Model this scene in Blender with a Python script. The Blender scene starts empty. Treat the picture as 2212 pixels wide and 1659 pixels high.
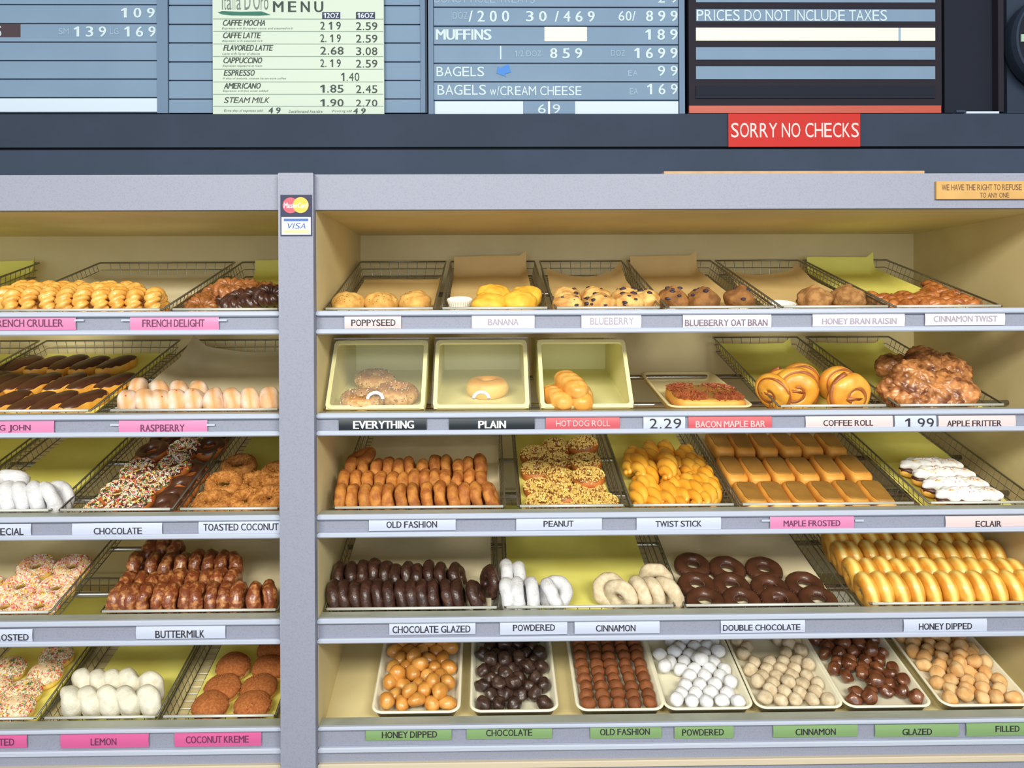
import bpy, math, random
from mathutils import Vector, Matrix, noise
random.seed(7)
SC = bpy.context.scene
COL = SC.collection

# ------------------------------------------------------------------ camera
F = 1770.0; PX0, PY0 = 1078.0, 668.0
YAW, ROLL = math.radians(0.9), -0.0045
RC = Matrix.Rotation(-YAW, 4, 'Z') @ Matrix.Rotation(math.pi/2, 4, 'X') @ Matrix.Rotation(ROLL, 4, 'Z')
CAM = Vector((0, -2.0, 1.55))
cd = bpy.data.cameras.new('camera'); cam = bpy.data.objects.new('camera', cd); COL.objects.link(cam)
cam.matrix_world = Matrix.Translation(CAM) @ RC
cd.sensor_width = 36; cd.lens = F/2212*36
cd.shift_x = (1106-PX0)/2212; cd.shift_y = (PY0-829.5)/2212
cd.clip_start = 0.05
SC.camera = cam
# ------------------------------------------------------------------ colour + light
SC.view_settings.view_transform = 'Standard'; SC.view_settings.look = 'None'
SC.view_settings.gamma = 1; SC.view_settings.use_curve_mapping = False
SC.view_settings.exposure = 0.0
wd = bpy.data.worlds.new('world'); SC.world = wd; wd.use_nodes = True
wd.node_tree.nodes['Background'].inputs[0].default_value = (0.86, 0.90, 1.0, 1)
wd.node_tree.nodes['Background'].inputs[1].default_value = 0.50
def area(name, loc, rot, sx, sy, power, col):
    l = bpy.data.lights.new(name, 'AREA'); l.shape = 'RECTANGLE'; l.size = sx; l.size_y = sy; l.energy = power; l.color = col
    o = bpy.data.objects.new(name, l); COL.objects.link(o); o.location = loc; o.rotation_euler = rot
    return o
area('ceiling_fluorescent', (-1.3, -3.6, 3.0), (math.radians(55), 0, 0), 1.8, 0.7, 128, (1.0, 0.965, 0.83))
area('ceiling_fluorescent', (1.5, -3.6, 3.0), (math.radians(55), 0, 0), 1.8, 0.7, 128, (1.0, 0.965, 0.83))
area('shop_window_light', (0.3, -5.4, 1.6), (math.radians(90), 0, 0), 5.0, 1.8, 84, (0.80, 0.90, 1.0))

# ------------------------------------------------------------------ helpers
def ray(px, py):
    return (RC.to_3x3() @ Vector(((px-PX0)/F, -(py-PY0)/F, -1)))
def P(px, py, Y):
    d = ray(px, py); t = (Y-CAM.y)/d.y
    return CAM + d*t
def SCALE(Y): return F/(Y-CAM.y)
def lin(c):
    return tuple((x/255/12.92 if x/255 <= .04045 else ((x/255+.055)/1.055)**2.4) for x in c)
def setp(o, label=None, cat=None, group=None, kind=None):
    if label: o['label'] = label
    if cat: o['category'] = cat
    if group: o['group'] = group
    if kind: o['kind'] = kind
    return o
USED = {}
def chk(label):
    USED[label] = USED.get(label, 0)+1
    n = len(label.split())
    if n < 4 or n > 16: print('LABEL LEN', n, label)
def new(name, data, parent=None, M=None, label=None, cat=None, group=None, kind=None):
    o = bpy.data.objects.new(name, data); COL.objects.link(o)
    if parent is not None: o.parent = parent
    if M is not None: o.matrix_local = M
    if cat: chk(label)
    return setp(o, label, cat, group, kind)
def mesh(name, V, Fs, mats, mi=None, smooth=True):
    m = bpy.data.meshes.new(name); m.from_pydata([tuple(v) for v in V], [], Fs)
    for x in (mats if isinstance(mats, (list, tuple)) else [mats]): m.materials.append(x)
    if mi: m.polygons.foreach_set('material_index', mi)
    if smooth: m.polygons.foreach_set('use_smooth', [True]*len(Fs))
    m.update(); return m
class MB:
    def __init__(s): s.v = []; s.f = []; s.mi = []
    def add(s, V, Fs, mi=0):
        b = len(s.v); s.v += [Vector(v) for v in V]; s.f += [tuple(i+b for i in f) for f in Fs]; s.mi += [mi]*len(Fs)
    def box(s, a, b, mi=0, bev=0):
        (x0, y0, z0), (x1, y1, z1) = a, b
        if bev:
            e = bev; V = []; Fs = []
            pts = []
            for (z, i) in ((z0, e), (z0+e, 0), (z1-e, 0), (z1, e)):
                pts.append([(x0+i+(e if not i else 0)*0, y0+i, z), (x1-i, y0+i, z), (x1-i, y1-i, z), (x0+i, y1-i, z)])
            for L in pts: V += L
            for k in range(3):
                for j in range(4):
                    Fs.append((k*4+j, k*4+(j+1) % 4, (k+1)*4+(j+1) % 4, (k+1)*4+j))
            Fs.append((3, 2, 1, 0)); Fs.append((12, 13, 14, 15))
            s.add(V, Fs, mi); return
        V = [(x0,y0,z0),(x1,y0,z0),(x1,y1,z0),(x0,y1,z0),(x0,y0,z1),(x1,y0,z1),(x1,y1,z1),(x0,y1,z1)]
        s.add(V, [(3,2,1,0),(4,5,6,7),(0,1,5,4),(1,2,6,5),(2,3,7,6),(3,0,4,7)], mi)
    def wire(s, pts, r, n=5, closed=False, mi=0, rf=None):
        pts = [Vector(p) for p in pts]; N = len(pts); rings = []
        up = None
        for i, p in enumerate(pts):
            a = pts[(i-1) % N] if (closed or i > 0) else p
            b = pts[(i+1) % N] if (closed or i < N-1) else p
            t = (b-a).normalized()
            if up is None:
                up = Vector((0,0,1)) if abs(t.z) < .9 else Vector((0,1,0))
            x = t.cross(up)
            if x.length < 1e-5: x = t.cross(Vector((1,0,0)))
            x.normalize(); y = x.cross(t).normalized(); up = y
            rr = rf(i/(N-1)) if rf else r
            rings.append([p + x*math.cos(2*math.pi*k/n)*rr + y*math.sin(2*math.pi*k/n)*rr for k in range(n)])
        V = [v for R in rings for v in R]; Fs = []
        for i in range(N if closed else N-1):
            j = (i+1) % N
            for k in range(n):
                Fs.append((i*n+k, j*n+k, j*n+(k+1) % n, i*n+(k+1) % n))
        if not closed:
            Fs.append(tuple(range(n))); Fs.append(tuple((N-1)*n+k for k in reversed(range(n))))
        s.add(V, Fs, mi)
    def loft(s, loops, cap0=True, cap1=True, mi=0):
        n = len(loops[0]); V = [v for L in loops for v in L]; Fs = []
        for i in range(len(loops)-1):
            for k in range(n):
                Fs.append((i*n+k, i*n+(k+1) % n, (i+1)*n+(k+1) % n, (i+1)*n+k))
        if cap0: Fs.append(tuple(reversed(range(n))))
        if cap1: Fs.append(tuple((len(loops)-1)*n+k for k in range(n)))
        s.add(V, Fs, mi)
    def mesh(s, name, mats, smooth=False): return mesh(name, s.v, s.f, mats, s.mi, smooth)
    def obj(s, name, mats, parent=None, smooth=False, **k): return new(name, s.mesh(name, mats, smooth), parent, **k)
def rrect(x0, y0, x1, y1, r, z, n=5):
    out = []
    for (cx, cy, a) in ((x1-r, y0+r, -90), (x1-r, y1-r, 0), (x0+r, y1-r, 90), (x0+r, y0+r, 180)):
        for k in range(n+1):
            t = math.radians(a+90*k/n); out.append(Vector((cx+r*math.cos(t), cy+r*math.sin(t), z)))
    return out

# ------------------------------------------------------------------ materials
MATS = {}
def mat(name, c1, c2=None, scale=60, rough=.6, bump=0, bscale=None, metal=0, spec=.5, coat=0, band=None, cap=None,
        det=3, lo=.4, hi=.62, jit=0, emit=0, trans=0, alpha=1, sss=0, coord='Object', voro=False):
    m = bpy.data.materials.new(name); m.use_nodes = True; nt = m.node_tree; N = nt.nodes; Lk = nt.links
    b = N['Principled BSDF']; b.inputs['Roughness'].default_value = rough; b.inputs['Metallic'].default_value = metal
    b.inputs['Specular IOR Level'].default_value = spec
    if coat: b.inputs['Coat Weight'].default_value = coat; b.inputs['Coat Roughness'].default_value = .15
    b.inputs['Base Color'].default_value = (*lin(c1), 1)
    if trans: b.inputs['Transmission Weight'].default_value = trans; b.inputs['IOR'].default_value = 1.1
    if alpha < 1: b.inputs['Alpha'].default_value = alpha
    if emit: b.inputs['Emission Color'].default_value = (*lin(c1), 1); b.inputs['Emission Strength'].default_value = emit
    tc = N.new('ShaderNodeTexCoord'); src = tc.outputs[coord]
    col = None
    if c2 or bump:
        oi = N.new('ShaderNodeObjectInfo'); va = N.new('ShaderNodeVectorMath'); va.operation = 'ADD'
        vm = N.new('ShaderNodeVectorMath'); vm.operation = 'SCALE'; vm.inputs['Scale'].default_value = 3.0 if jit else 0.0
        cb = N.new('ShaderNodeCombineXYZ'); Lk.new(oi.outputs['Random'], cb.inputs[0]); Lk.new(oi.outputs['Random'], cb.inputs[1])
        Lk.new(cb.outputs[0], vm.inputs[0]); Lk.new(src, va.inputs[0]); Lk.new(vm.outputs[0], va.inputs[1]); src2 = va.outputs[0]
    if c2:
        nz = N.new('ShaderNodeTexNoise'); nz.inputs['Scale'].default_value = scale; nz.inputs['Detail'].default_value = det
        Lk.new(src2, nz.inputs['Vector'])
        rp = N.new('ShaderNodeValToRGB'); rp.color_ramp.elements[0].position = lo; rp.color_ramp.elements[1].position = hi
        rp.color_ramp.elements[0].color = (*lin(c1), 1); rp.color_ramp.elements[1].color = (*lin(c2), 1)
        Lk.new(nz.outputs['Fac'], rp.inputs[0]); col = rp.outputs[0]
    if band or cap:   # colour that follows the pastry's own shape: fried equator band or baked top
        sx = N.new('ShaderNodeSeparateXYZ'); Lk.new(tc.outputs['Object'], sx.inputs[0])
        cc, lo2, hi2 = (band or cap)
        mr = N.new('ShaderNodeMapRange'); mr.inputs['From Min'].default_value = lo2; mr.inputs['From Max'].default_value = hi2
        ax = sx.outputs['Z']
        if band:
            ab = N.new('ShaderNodeMath'); ab.operation = 'ABSOLUTE'; Lk.new(ax, ab.inputs[0]); ax = ab.outputs[0]
        Lk.new(ax, mr.inputs['Value'])
        mx = N.new('ShaderNodeMix'); mx.data_type = 'RGBA'; Lk.new(mr.outputs[0], mx.inputs['Factor'])
        if band: mx.inputs[6].default_value = (*lin(cc), 1); t = mx.inputs[7]
        else: mx.inputs[7].default_value = (*lin(cc), 1); t = mx.inputs[6]
        if col: Lk.new(col, t)
        else: t.default_value = (*lin(c1), 1)
        col = mx.outputs[2]
    if jit:
        oi2 = N.new('ShaderNodeObjectInfo'); mr = N.new('ShaderNodeMapRange'); Lk.new(oi2.outputs['Random'], mr.inputs['Value'])
        mr.inputs['To Min'].default_value = 1-jit; mr.inputs['To Max'].default_value = 1+jit*.6
        hs = N.new('ShaderNodeHueSaturation'); Lk.new(mr.outputs[0], hs.inputs['Value'])
        if col: Lk.new(col, hs.inputs['Color'])
        else: hs.inputs['Color'].default_value = (*lin(c1), 1)
        col = hs.outputs[0]
    if col: Lk.new(col, b.inputs['Base Color'])
    if bump:
        if voro: n2 = N.new('ShaderNodeTexVoronoi'); n2.inputs['Scale'].default_value = bscale or scale; o2 = n2.outputs['Distance']
        else: n2 = N.new('ShaderNodeTexNoise'); n2.inputs['Scale'].default_value = bscale or scale; n2.inputs['Detail'].default_value = 4; o2 = n2.outputs['Fac']
        Lk.new(src2, n2.inputs['Vector'])
        bp = N.new('ShaderNodeBump'); bp.inputs['Strength'].default_value = bump; bp.inputs['Distance'].default_value = .002
        Lk.new(o2, bp.inputs['Height']); Lk.new(bp.outputs[0], b.inputs['Normal'])
    MATS[name] = m; return m
M_lam = mat('grey_laminate', (130,134,152), (137,141,159), scale=300, rough=.55, lo=.34, hi=.5, bump=.1, bscale=260)
M_bead = mat('white_bead', (176,184,202), rough=.45)
M_ledge = mat('ledge_metal', (166,170,156), (154,158,144), scale=9, rough=.45)
M_cream = mat('cream_interior', (226,210,158), (219,202,149), scale=5, rough=.6)
M_slate = mat('slate_panel', (44,55,74), (41,52,70), scale=6, rough=.75, spec=.25)
M_slate2 = mat('slate_light', (50,62,83), (47,59,79), scale=6, rough=.75, spec=.25)
M_black = mat('black_gap', (18,24,34), rough=.7)
M_chrome = mat('chrome_wire', (150,150,140), rough=.32, metal=.85)
M_steel = mat('bright_steel', (212,214,206), rough=.3, metal=.35)
M_bar = mat('chrome_bar', (170,168,160), rough=.2, metal=.9)
M_yel = mat('yellow_paper', (240,234,124), (234,226,112), scale=7, rough=.75)
M_tan = mat('kraft_paper', (226,196,134), (218,187,126), scale=8, rough=.8)
M_wax = mat('wax_paper', (238,226,192), (230,218,182), scale=10, rough=.5)
M_cup = mat('pleated_paper', (235,232,222), rough=.6)
M_tray = mat('cream_plastic', (240,234,208), rough=.5, spec=.3)
M_traywarm = mat('warm_cream_plastic', (236,220,166), rough=.55, spec=.25)
M_bin = mat('bin_plastic', (244,238,176), rough=.5)
M_clear = mat('clear_acrylic', (232,234,220), rough=.04, alpha=.055, spec=.3)
M_handle = mat('white_plastic', (246,246,250), rough=.3)
# menu
M_menu = mat('menu_blue', (106,130,156), (112,136,162), scale=3, rough=.65, spec=.3)
M_menuf = mat('menu_frame_blue', (88,112,140), rough=.6)
M_menul = mat('menu_line', (44,60,84), rough=.6)
M_white = mat('menu_white', (186,200,216), rough=.6)
M_whitec = mat('menu_cream', (223,221,203), rough=.6)
M_mtxt = mat('menu_letter_white', (178,196,204), rough=.6)
M_mtxt2 = mat('menu_letter_dim', (132,156,178), rough=.6)
M_board = mat('coffee_board', (182,196,184), rough=.6)
M_bline = mat('board_line', (120,140,130), rough=.6)
M_ink = mat('ink_green_black', (30,48,48), rough=.6)
M_ink2 = mat('ink_grey', (92,108,104), rough=.6)
M_green = mat('swoosh_green', (22,96,80), rough=.6)
M_navy = mat('navy', (30,36,70), rough=.6)
M_dark = mat('dark_frame', (34,31,42), rough=.75, spec=.2)
M_dark2 = mat('dark_panel', (24,29,42), rough=.75, spec=.2)
M_maroon = mat('maroon_strip', (51,35,45), rough=.6)
M_redst = mat('red_strip', (169,64,45), rough=.5)
M_red = mat('red_sign', (176,36,32), rough=.6, spec=.25)
M_pinkw = mat('sign_letter', (213,184,186), rough=.5)
M_blue = mat('arrow_blue', (16,108,190), rough=.5)
M_wood = mat('tan_board', (184,148,110), (174,138,100), scale=20, rough=.6)
M_tansign = mat('tan_sign', (194,153,86), (186,144,79), scale=12, rough=.5)
M_brown = mat('sign_brown_letter', (96,62,34), rough=.6)
M_pink = mat('pink_card', (206,126,169), rough=.4)
M_pink2 = mat('hot_pink_card', (200,89,144), rough=.5)
M_pale = mat('pale_pink_card', (216,193,194), rough=.4)
M_palew = mat('glare_white_card', (214,207,214), rough=.35)  # pastel top-shelf cards, the whitening glare put into their colour
M_wcard = mat('white_card', (188,196,216), rough=.5)
M_gcard = mat('green_card', (122,155,103), rough=.5)
M_rcard = mat('red_card', (194,84,93), rough=.45)
M_bcard = mat('black_card', (27,35,42), rough=.35)
M_btxt = mat('text_black', (36,32,44), rough=.6)
M_btxt2 = mat('text_in_glare', (158,150,166), rough=.6)  # lettering on those cards, paled by the painted-in glare
M_btxt3 = mat('text_plum', (96,44,80), rough=.6)
M_tape = mat('clear_tape', (206,216,236), rough=.2, alpha=.55)
M_mcr = mat('sticker_red', (226,72,92), rough=.5); M_mco = mat('sticker_orange', (240,176,56), rough=.5)
M_visb = mat('sticker_blue', (44,92,166), rough=.5); M_visy = mat('sticker_yellow', (244,208,128), rough=.5)
# food
K = dict
M_old = mat('old_fashion_dough', (160,90,34), (198,130,54), scale=45, rough=.7, bump=.5, bscale=260, jit=.12)
M_chg = mat('chocolate_glaze_cake', (58,34,26), (86,54,42), scale=60, rough=.36, bump=.8, bscale=150, jit=.15, coat=.3, lo=.5, hi=.75)
M_hon = mat('honey_glazed_dough', (212,142,46), (236,178,72), scale=25, rough=.35, bump=.15, bscale=90, jit=.06, coat=.35, band=((252,222,128), .002, .010))
M_but = mat('buttermilk_glazed', (124,62,34), (206,142,82), scale=75, rough=.32, bump=1.0, bscale=120, jit=.14, coat=.5, lo=.48, hi=.72)
M_pow = mat('powdered_sugar', (216,216,220), (192,190,190), scale=70, rough=.9, bump=.7, bscale=240, jit=.03, lo=.5, hi=.8)
M_cin = mat('cinnamon_sugar', (222,206,176), (204,184,150), scale=70, rough=.9, bump=.4, bscale=260, jit=.05)
M_dch = mat('dark_chocolate_cake', (70,38,24), (86,48,30), scale=60, rough=.45, bump=.3, bscale=120, jit=.1)
M_icd = mat('chocolate_icing', (88,52,36), (76,44,30), scale=30, rough=.38, coat=.25, bump=.15, bscale=70)
M_dou = mat('fried_dough', (198,116,48), (176,94,36), scale=30, rough=.55, bump=.25, bscale=120, jit=.08)
M_dougold = mat('golden_yeast_dough', (230,176,74), (216,154,58), scale=25, rough=.5, bump=.1, bscale=90, jit=.05, band=((246,212,120), .002, .012))
M_nut = mat('chopped_peanut', (240,212,124), (226,188,96), scale=90, rough=.7)
M_s1 = mat('sprinkle_white', (244,238,214), rough=.5); M_s2 = mat('sprinkle_red', (224,84,74), rough=.5)
M_s3 = mat('sprinkle_yellow', (240,204,84), rough=.5); M_s4 = mat('sprinkle_green', (98,140,88), rough=.5); M_s5 = mat('sprinkle_pink', (240,166,160), rough=.5)
M_pinki = mat('vanilla_icing', (236,206,164), rough=.4)
M_toc = mat('toasted_coconut', (170,104,40), (206,142,68), scale=110, rough=.8, bump=.3, bscale=220, jit=.08)
M_cru = mat('cruller_dough', (224,158,66), (240,186,96), scale=50, rough=.32, bump=.3, bscale=120, jit=.06, coat=.4)
M_cruc = mat('brown_cruller', (144,86,42), (172,110,60), scale=50, rough=.4, bump=.3, bscale=120, jit=.1, coat=.3)
M_crud = mat('chocolate_cruller', (58,32,26), (76,44,34), scale=50, rough=.35, bump=.3, jit=.1, coat=.3)
M_ras = mat('sugared_raspberry_dough', (222,178,132), (236,216,200), scale=26, rough=.85, bump=.4, bscale=260, jit=.05, lo=.36, hi=.6, band=((218,158,98), .0, .015))
M_jam = mat('red_jam', (214,60,64), rough=.25)
M_lem = mat('sugared_lemon_shell', (230,226,208), (216,210,190), scale=60, rough=.9, bump=.5, bscale=220, jit=.03)
M_lemf = mat('filling_hole', (206,158,84), rough=.6)
M_ljd = mat('long_john_dough', (222,152,52), (240,184,84), scale=20, rough=.5, bump=.1, bscale=80, jit=.05)
M_map = mat('maple_icing', (172,126,60), (162,116,54), scale=12, rough=.38, coat=.2)
M_mapd = mat('maple_bar_dough', (236,172,78), (222,150,60), scale=18, rough=.5, bump=.1, bscale=80)
M_crm = mat('whipped_cream', (236,234,230), rough=.6, bump=.2, bscale=120)
M_tws = mat('twist_dough', (232,158,44), (244,184,66), scale=22, rough=.28, jit=.05, coat=.5, bump=.08, bscale=80)
M_ctw = mat('cinnamon_twist', (152,82,36), (192,120,62), scale=50, rough=.4, jit=.1, coat=.3, bump=.3)
M_cof = mat('coffee_roll_dough', (240,176,66), (228,150,52), scale=22, rough=.4, coat=.3, jit=.04, bump=.1)
M_cofb = mat('coffee_roll_cinnamon', (168,100,50), (146,78,38), scale=40, rough=.4)
M_fri = mat('apple_fritter_dough', (112,62,36), (206,140,82), scale=34, rough=.36, coat=.35, jit=.08, bump=.6, bscale=80, lo=.36, hi=.62)
M_bag = mat('bagel_dough', (236,198,118), (224,182,98), scale=30, rough=.6, bump=.2, bscale=120, cap=((210,150,62), .012, .022))
M_bagt = mat('seeded_bagel_dough', (222,180,118), (188,134,76), scale=90, rough=.75, bump=.5, bscale=180, cap=((172,118,64), .010, .020))
M_seed = mat('bagel_seeds', (92,62,38), rough=.7)
M_hot = mat('hot_dog_roll_dough', (232,158,66), (244,190,104), scale=26, rough=.4, coat=.2, jit=.04)
M_bac = mat('bacon_bits', (142,66,42), (176,96,60), scale=60, rough=.5)
M_mup = mat('poppyseed_muffin', (224,180,98), (200,144,66), scale=36, rough=.75, bump=.5, bscale=160, jit=.05)
M_mub = mat('banana_muffin', (244,196,70), (232,172,52), scale=20, rough=.6, bump=.3, bscale=120, jit=.04)
M_mubl = mat('blueberry_muffin', (232,192,116), (198,138,70), scale=36, rough=.7, bump=.5, bscale=140, jit=.04)
M_berry = mat('blueberries', (58,46,62), rough=.5)
M_muo = mat('oat_bran_muffin', (158,108,54), (124,80,40), scale=40, rough=.8, bump=.7, bscale=180, jit=.08)
M_muh = mat('honey_bran_muffin', (176,128,74), (142,96,50), scale=60, rough=.85, bump=.8, bscale=200, jit=.06)
M_kre = mat('crumb_top', (158,88,40), (182,110,54), scale=160, rough=.85, bump=.9, bscale=260, jit=.06)
M_krb = mat('pale_bun', (228,184,124), (216,164,98), scale=22, rough=.6, jit=.04)
M_h1 = mat('honey_hole', (202,134,54), (228,174,94), scale=30, rough=.35, coat=.4, jit=.1, bump=.15, bscale=80, lo=.45, hi=.7)
M_h2 = mat('chocolate_hole', (56,38,32), (78,56,46), scale=60, rough=.38, coat=.3, jit=.15, bump=.6, bscale=110)
M_h3 = mat('old_fashion_hole', (146,84,42), (124,68,32), scale=40, rough=.7, jit=.12, bump=.4, bscale=200)
M_h4 = mat('powdered_hole', (230,230,232), (206,206,206), scale=60, rough=.9, jit=.03, bump=.5, bscale=130, lo=.5, hi=.75)
M_h5 = mat('cinnamon_hole', (220,202,170), (196,174,140), scale=60, rough=.9, jit=.06, bump=.4, bscale=200)
M_h6 = mat('glazed_hole', (96,52,30), (132,80,50), scale=45, rough=.28, jit=.14, coat=.6, bump=.35, bscale=90)
M_h7 = mat('filled_hole', (214,160,96), (226,190,136), scale=40, rough=.8, jit=.1, bump=.4, bscale=200)

# ------------------------------------------------------------------ deferred lettering
TEXTS = []
def text(s, x0, x1, y0, y1, Y, m, parent, italic=0, bold=0, name='lettering', label=None):
    """lettering filling the given box of the board it stands on"""
    a = P((x0+x1)/2, (y0+y1)/2, Y); k = SCALE(Y)
    TEXTS.append((s, Vector((a.x, Y, a.z)), (x1-x0)/k, (y1-y0)/k, m, parent, italic, bold, name, label))
ADV = dict(zip('ABCDEFGHIJKLMNOPQRSTUVWXYZ', (667,667,722,722,667,611,778,722,278,500,667,556,833,722,778,667,778,722,667,611,722,667,944,667,667,611)))
ADV.update(dict(zip('abcdefghijklmnopqrstuvwxyz', (556,556,500,556,556,278,556,556,222,222,500,222,833,556,556,556,556,333,500,278,556,500,722,500,500,500))))
ADV.update({c: 556 for c in '0123456789'}); ADV.update({' ': 278, '.': 278, ',': 278, '/': 278, "'": 191, '-': 333})
def flush_text():
    """lettering with the widths of a plain grotesque face; every card's words become one mesh part"""
    chars = sorted(set(c for t in TEXTS for c in t[0] if c not in ' 1')); tmp = []
    for ch in chars:
        c = bpy.data.curves.new('t', 'FONT'); c.body = ch; c.size = 1; c.resolution_u = 3
        o = bpy.data.objects.new('t', c); COL.objects.link(o); tmp.append(o)
    bpy.context.view_layer.update(); dg = bpy.context.evaluated_depsgraph_get(); G = {}
    for ch, o in zip(chars, tmp):
        m = bpy.data.meshes.new_from_object(o.evaluated_get(dg))
        x0 = min(v.co.x for v in m.vertices); x1 = max(v.co.x for v in m.vertices)
        G[ch] = ([((v.co.x-x0)/(x1-x0), v.co.y) for v in m.vertices], [tuple(p.vertices) for p in m.polygons]); bpy.data.meshes.remove(m)
    top = max(y for x, y in G['E'][0]) if 'E' in G else .7
    G['1'] = ([(.52,0),(.84,0),(.84,top),(.58,top),(.12,top*.80),(.12,top*.66),(.52,top*.76)], [(0,1,2,6),(2,3,4,6),(4,5,6)])
    for o in tmp:
        c = o.data; bpy.data.objects.remove(o); bpy.data.curves.remove(c)
    for t in TEXTS:
        V = []; Fs = []; x = 0; bold = t[7]
        for ch in t[0]:
            w = ADV.get(ch, 600)/1000
            if ch != ' ':
                sb = .012 if ch in 'AVWXYT/' else (.03 if w < .3 else .05)
                if ch == '1': sb = .06
                if ch in "Iil.,'": sb = .092
                g, f = G[ch]
                for dx in ((-bold, bold) if bold else (0,)):
                    b0 = len(V); V += [(x+sb+a*(w-2*sb)+y*t[6]+dx, y, dx) for a, y in g]; Fs += [tuple(i+b0 for i in q) for q in f]
            x += w
        xs = [v[0] for v in V]; ys = [v[1] for v in V]; cx, cy = (max(xs)+min(xs))/2, (max(ys)+min(ys))/2
        sx, sz = t[2]/(max(xs)-min(xs)), t[3]/(max(ys)-min(ys))
        q = new(t[8], mesh(t[8], [((v[0]-cx)*sx, -.00012 if v[2] > 0 else 0, (v[1]-cy)*sz) for v in V], Fs, t[4], smooth=False), t[5])
        q.location = t[1]-PW.get(t[5].name, Vector())
        if t[9]: q['label'] = t[9]
PW = {}
def empty(name, loc=(0,0,0), **k):
    o = new(name, None, M=Matrix.Translation(Vector(loc)), **k); o.empty_display_size = .05
    PW[o.name] = Vector(loc); return o
def pxbox(x0, x1, y0, y1, Y, t, m, name, parent=None, front=None, bev=0, **k):
    """a board of the size it has on plane Y, thickness t behind it"""
    a = P((x0+x1)/2, (y0+y1)/2, Y); s = SCALE(Y); w, h = (x1-x0)/s, (y1-y0)/s
    b = MB(); b.box((-w/2, 0, -h/2), (w/2, t, h/2))
    o = new(name, b.mesh(name, m), parent, **k)
    base = Vector((a.x, Y, a.z)); off = PW.get(parent.name, Vector()) if parent else Vector()
    o.location = base-off; PW[o.name] = base
    return o

# ------------------------------------------------------------------ room shell
b = MB(); b.box((-4, -6, -.05), (4, 1.2, 0)); b.obj('floor', mat('floor_tile', (120,112,100), (108,100,90), scale=3, rough=.5), kind='structure')
b = MB(); b.box((-4, .80, 0), (4, .9, 3.2)); b.obj('wall_back', M_slate2, kind='structure')

# ------------------------------------------------------------------ display case
ZF = lambda py: P(1106, py, 0).z
XL0, XL1, XR0, XR1 = -2.35, P(605.5,900,0).x, -.412, 1.42
DEP = .70
ZC0, ZC1 = ZF(453.5), ZF(378)
case = empty('display_case', (0, .35, 0), label='long grey laminate doughnut display case with five open shelves and cream interior', cat='display case')
def cpart(bm, name, m, **k):
    o = bm.obj(name, m, case, **k); o.location = -PW[case.name]; return o
def cbox(name, a, c, m, bev=0, **k):
    bm = MB(); bm.box(a, c, bev=bev); return cpart(bm, name, m, **k)
cbox('cornice', (XL0, -.012, ZC0), (XL1+.004, .012, ZC1), M_lam)
cbox('cornice', (XR0-.004, -.012, ZC0), (XR1+.3, .012, ZC1), M_lam)
cbox('top_panel', (XL0-.02, .012, ZC0+.002), (XR1+.3, DEP+.02, ZC1-.01), M_cream)
cbox('post', (P(603,900,-.035).x, -.035, 0), (P(678.5,900,-.035).x, .0, P(640,373,-.035).z), M_lam, bev=.0015)
cbox('side_panel', (XL1, 0, 0), (XR0, DEP, ZC0+.002), M_cream, label='cream dividing panel behind the grey post')
cbox('side_panel', (XR1, 0, 0), (XR1+.03, DEP, ZC0+.002), M_cream)
cbox('side_panel', (XL0-.03, 0, 0), (XL0, DEP, ZC0+.002), M_cream)
cbox('back_panel', (XR0, DEP, 0), (XR1+.03, DEP+.02, ZC0+.002), M_cream)
cbox('back_panel', (XL0-.03, DEP, 0), (XL1, DEP+.02, ZC0+.002), M_cream)
ROWPY = [669.5, 889.5, 1107, 1330, 1562]
BEADS = [((669.5,681),(709,720)), ((889.5,901),(927,938)), ((1107,1119),(1146,1157)), ((1330,1342),(1373,1384)), ((1562,1571),(1607,1619))]
for k, (bt, bb) in enumerate(BEADS):
    for (x0, x1) in ((XL0, XL1), (XR0, XR1)):
        f = cbox('shelf_front', (x0, .002, ZF(bb[1])), (x1, .014, ZF(bt[0])-.004), M_lam)
        for (a, c) in (bt, bb):
            bm = MB(); bm.box((x0, -.010, ZF(c)), (x1, .004, ZF(a)), bev=.003)
            bm.obj('edge_bead', M_bead, f)
        bm = MB(); bm.box((x0, -.004, ZF(bt[0])-.004), (x1, .040, ZF(bt[0])-.001)); bm.obj('ledge', M_ledge, f)
        bm = MB(); bm.box((x0, .036, ZF(bt[0])-.05), (x1, .040, ZF(bt[0])-.004)); bm.obj('ledge_back', M_cream, f)
# base below the bottom shelf
for (x0, x1) in ((XL0, XL1), (XR0, XR1)):
    cbox('base_panel', (x0, .0, ZF(1642)), (x1, .014, ZF(1619)), M_lam)
    cbox('cream_trim', (x0, -.012, ZF(1655)), (x1, .014, ZF(1641)), mat('trim_cream', (196,184,160), rough=.6), bev=.002)
    cbox('lower_panel', (x0, .0, 0), (x1, .014, ZF(1655)), M_lam)

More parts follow.
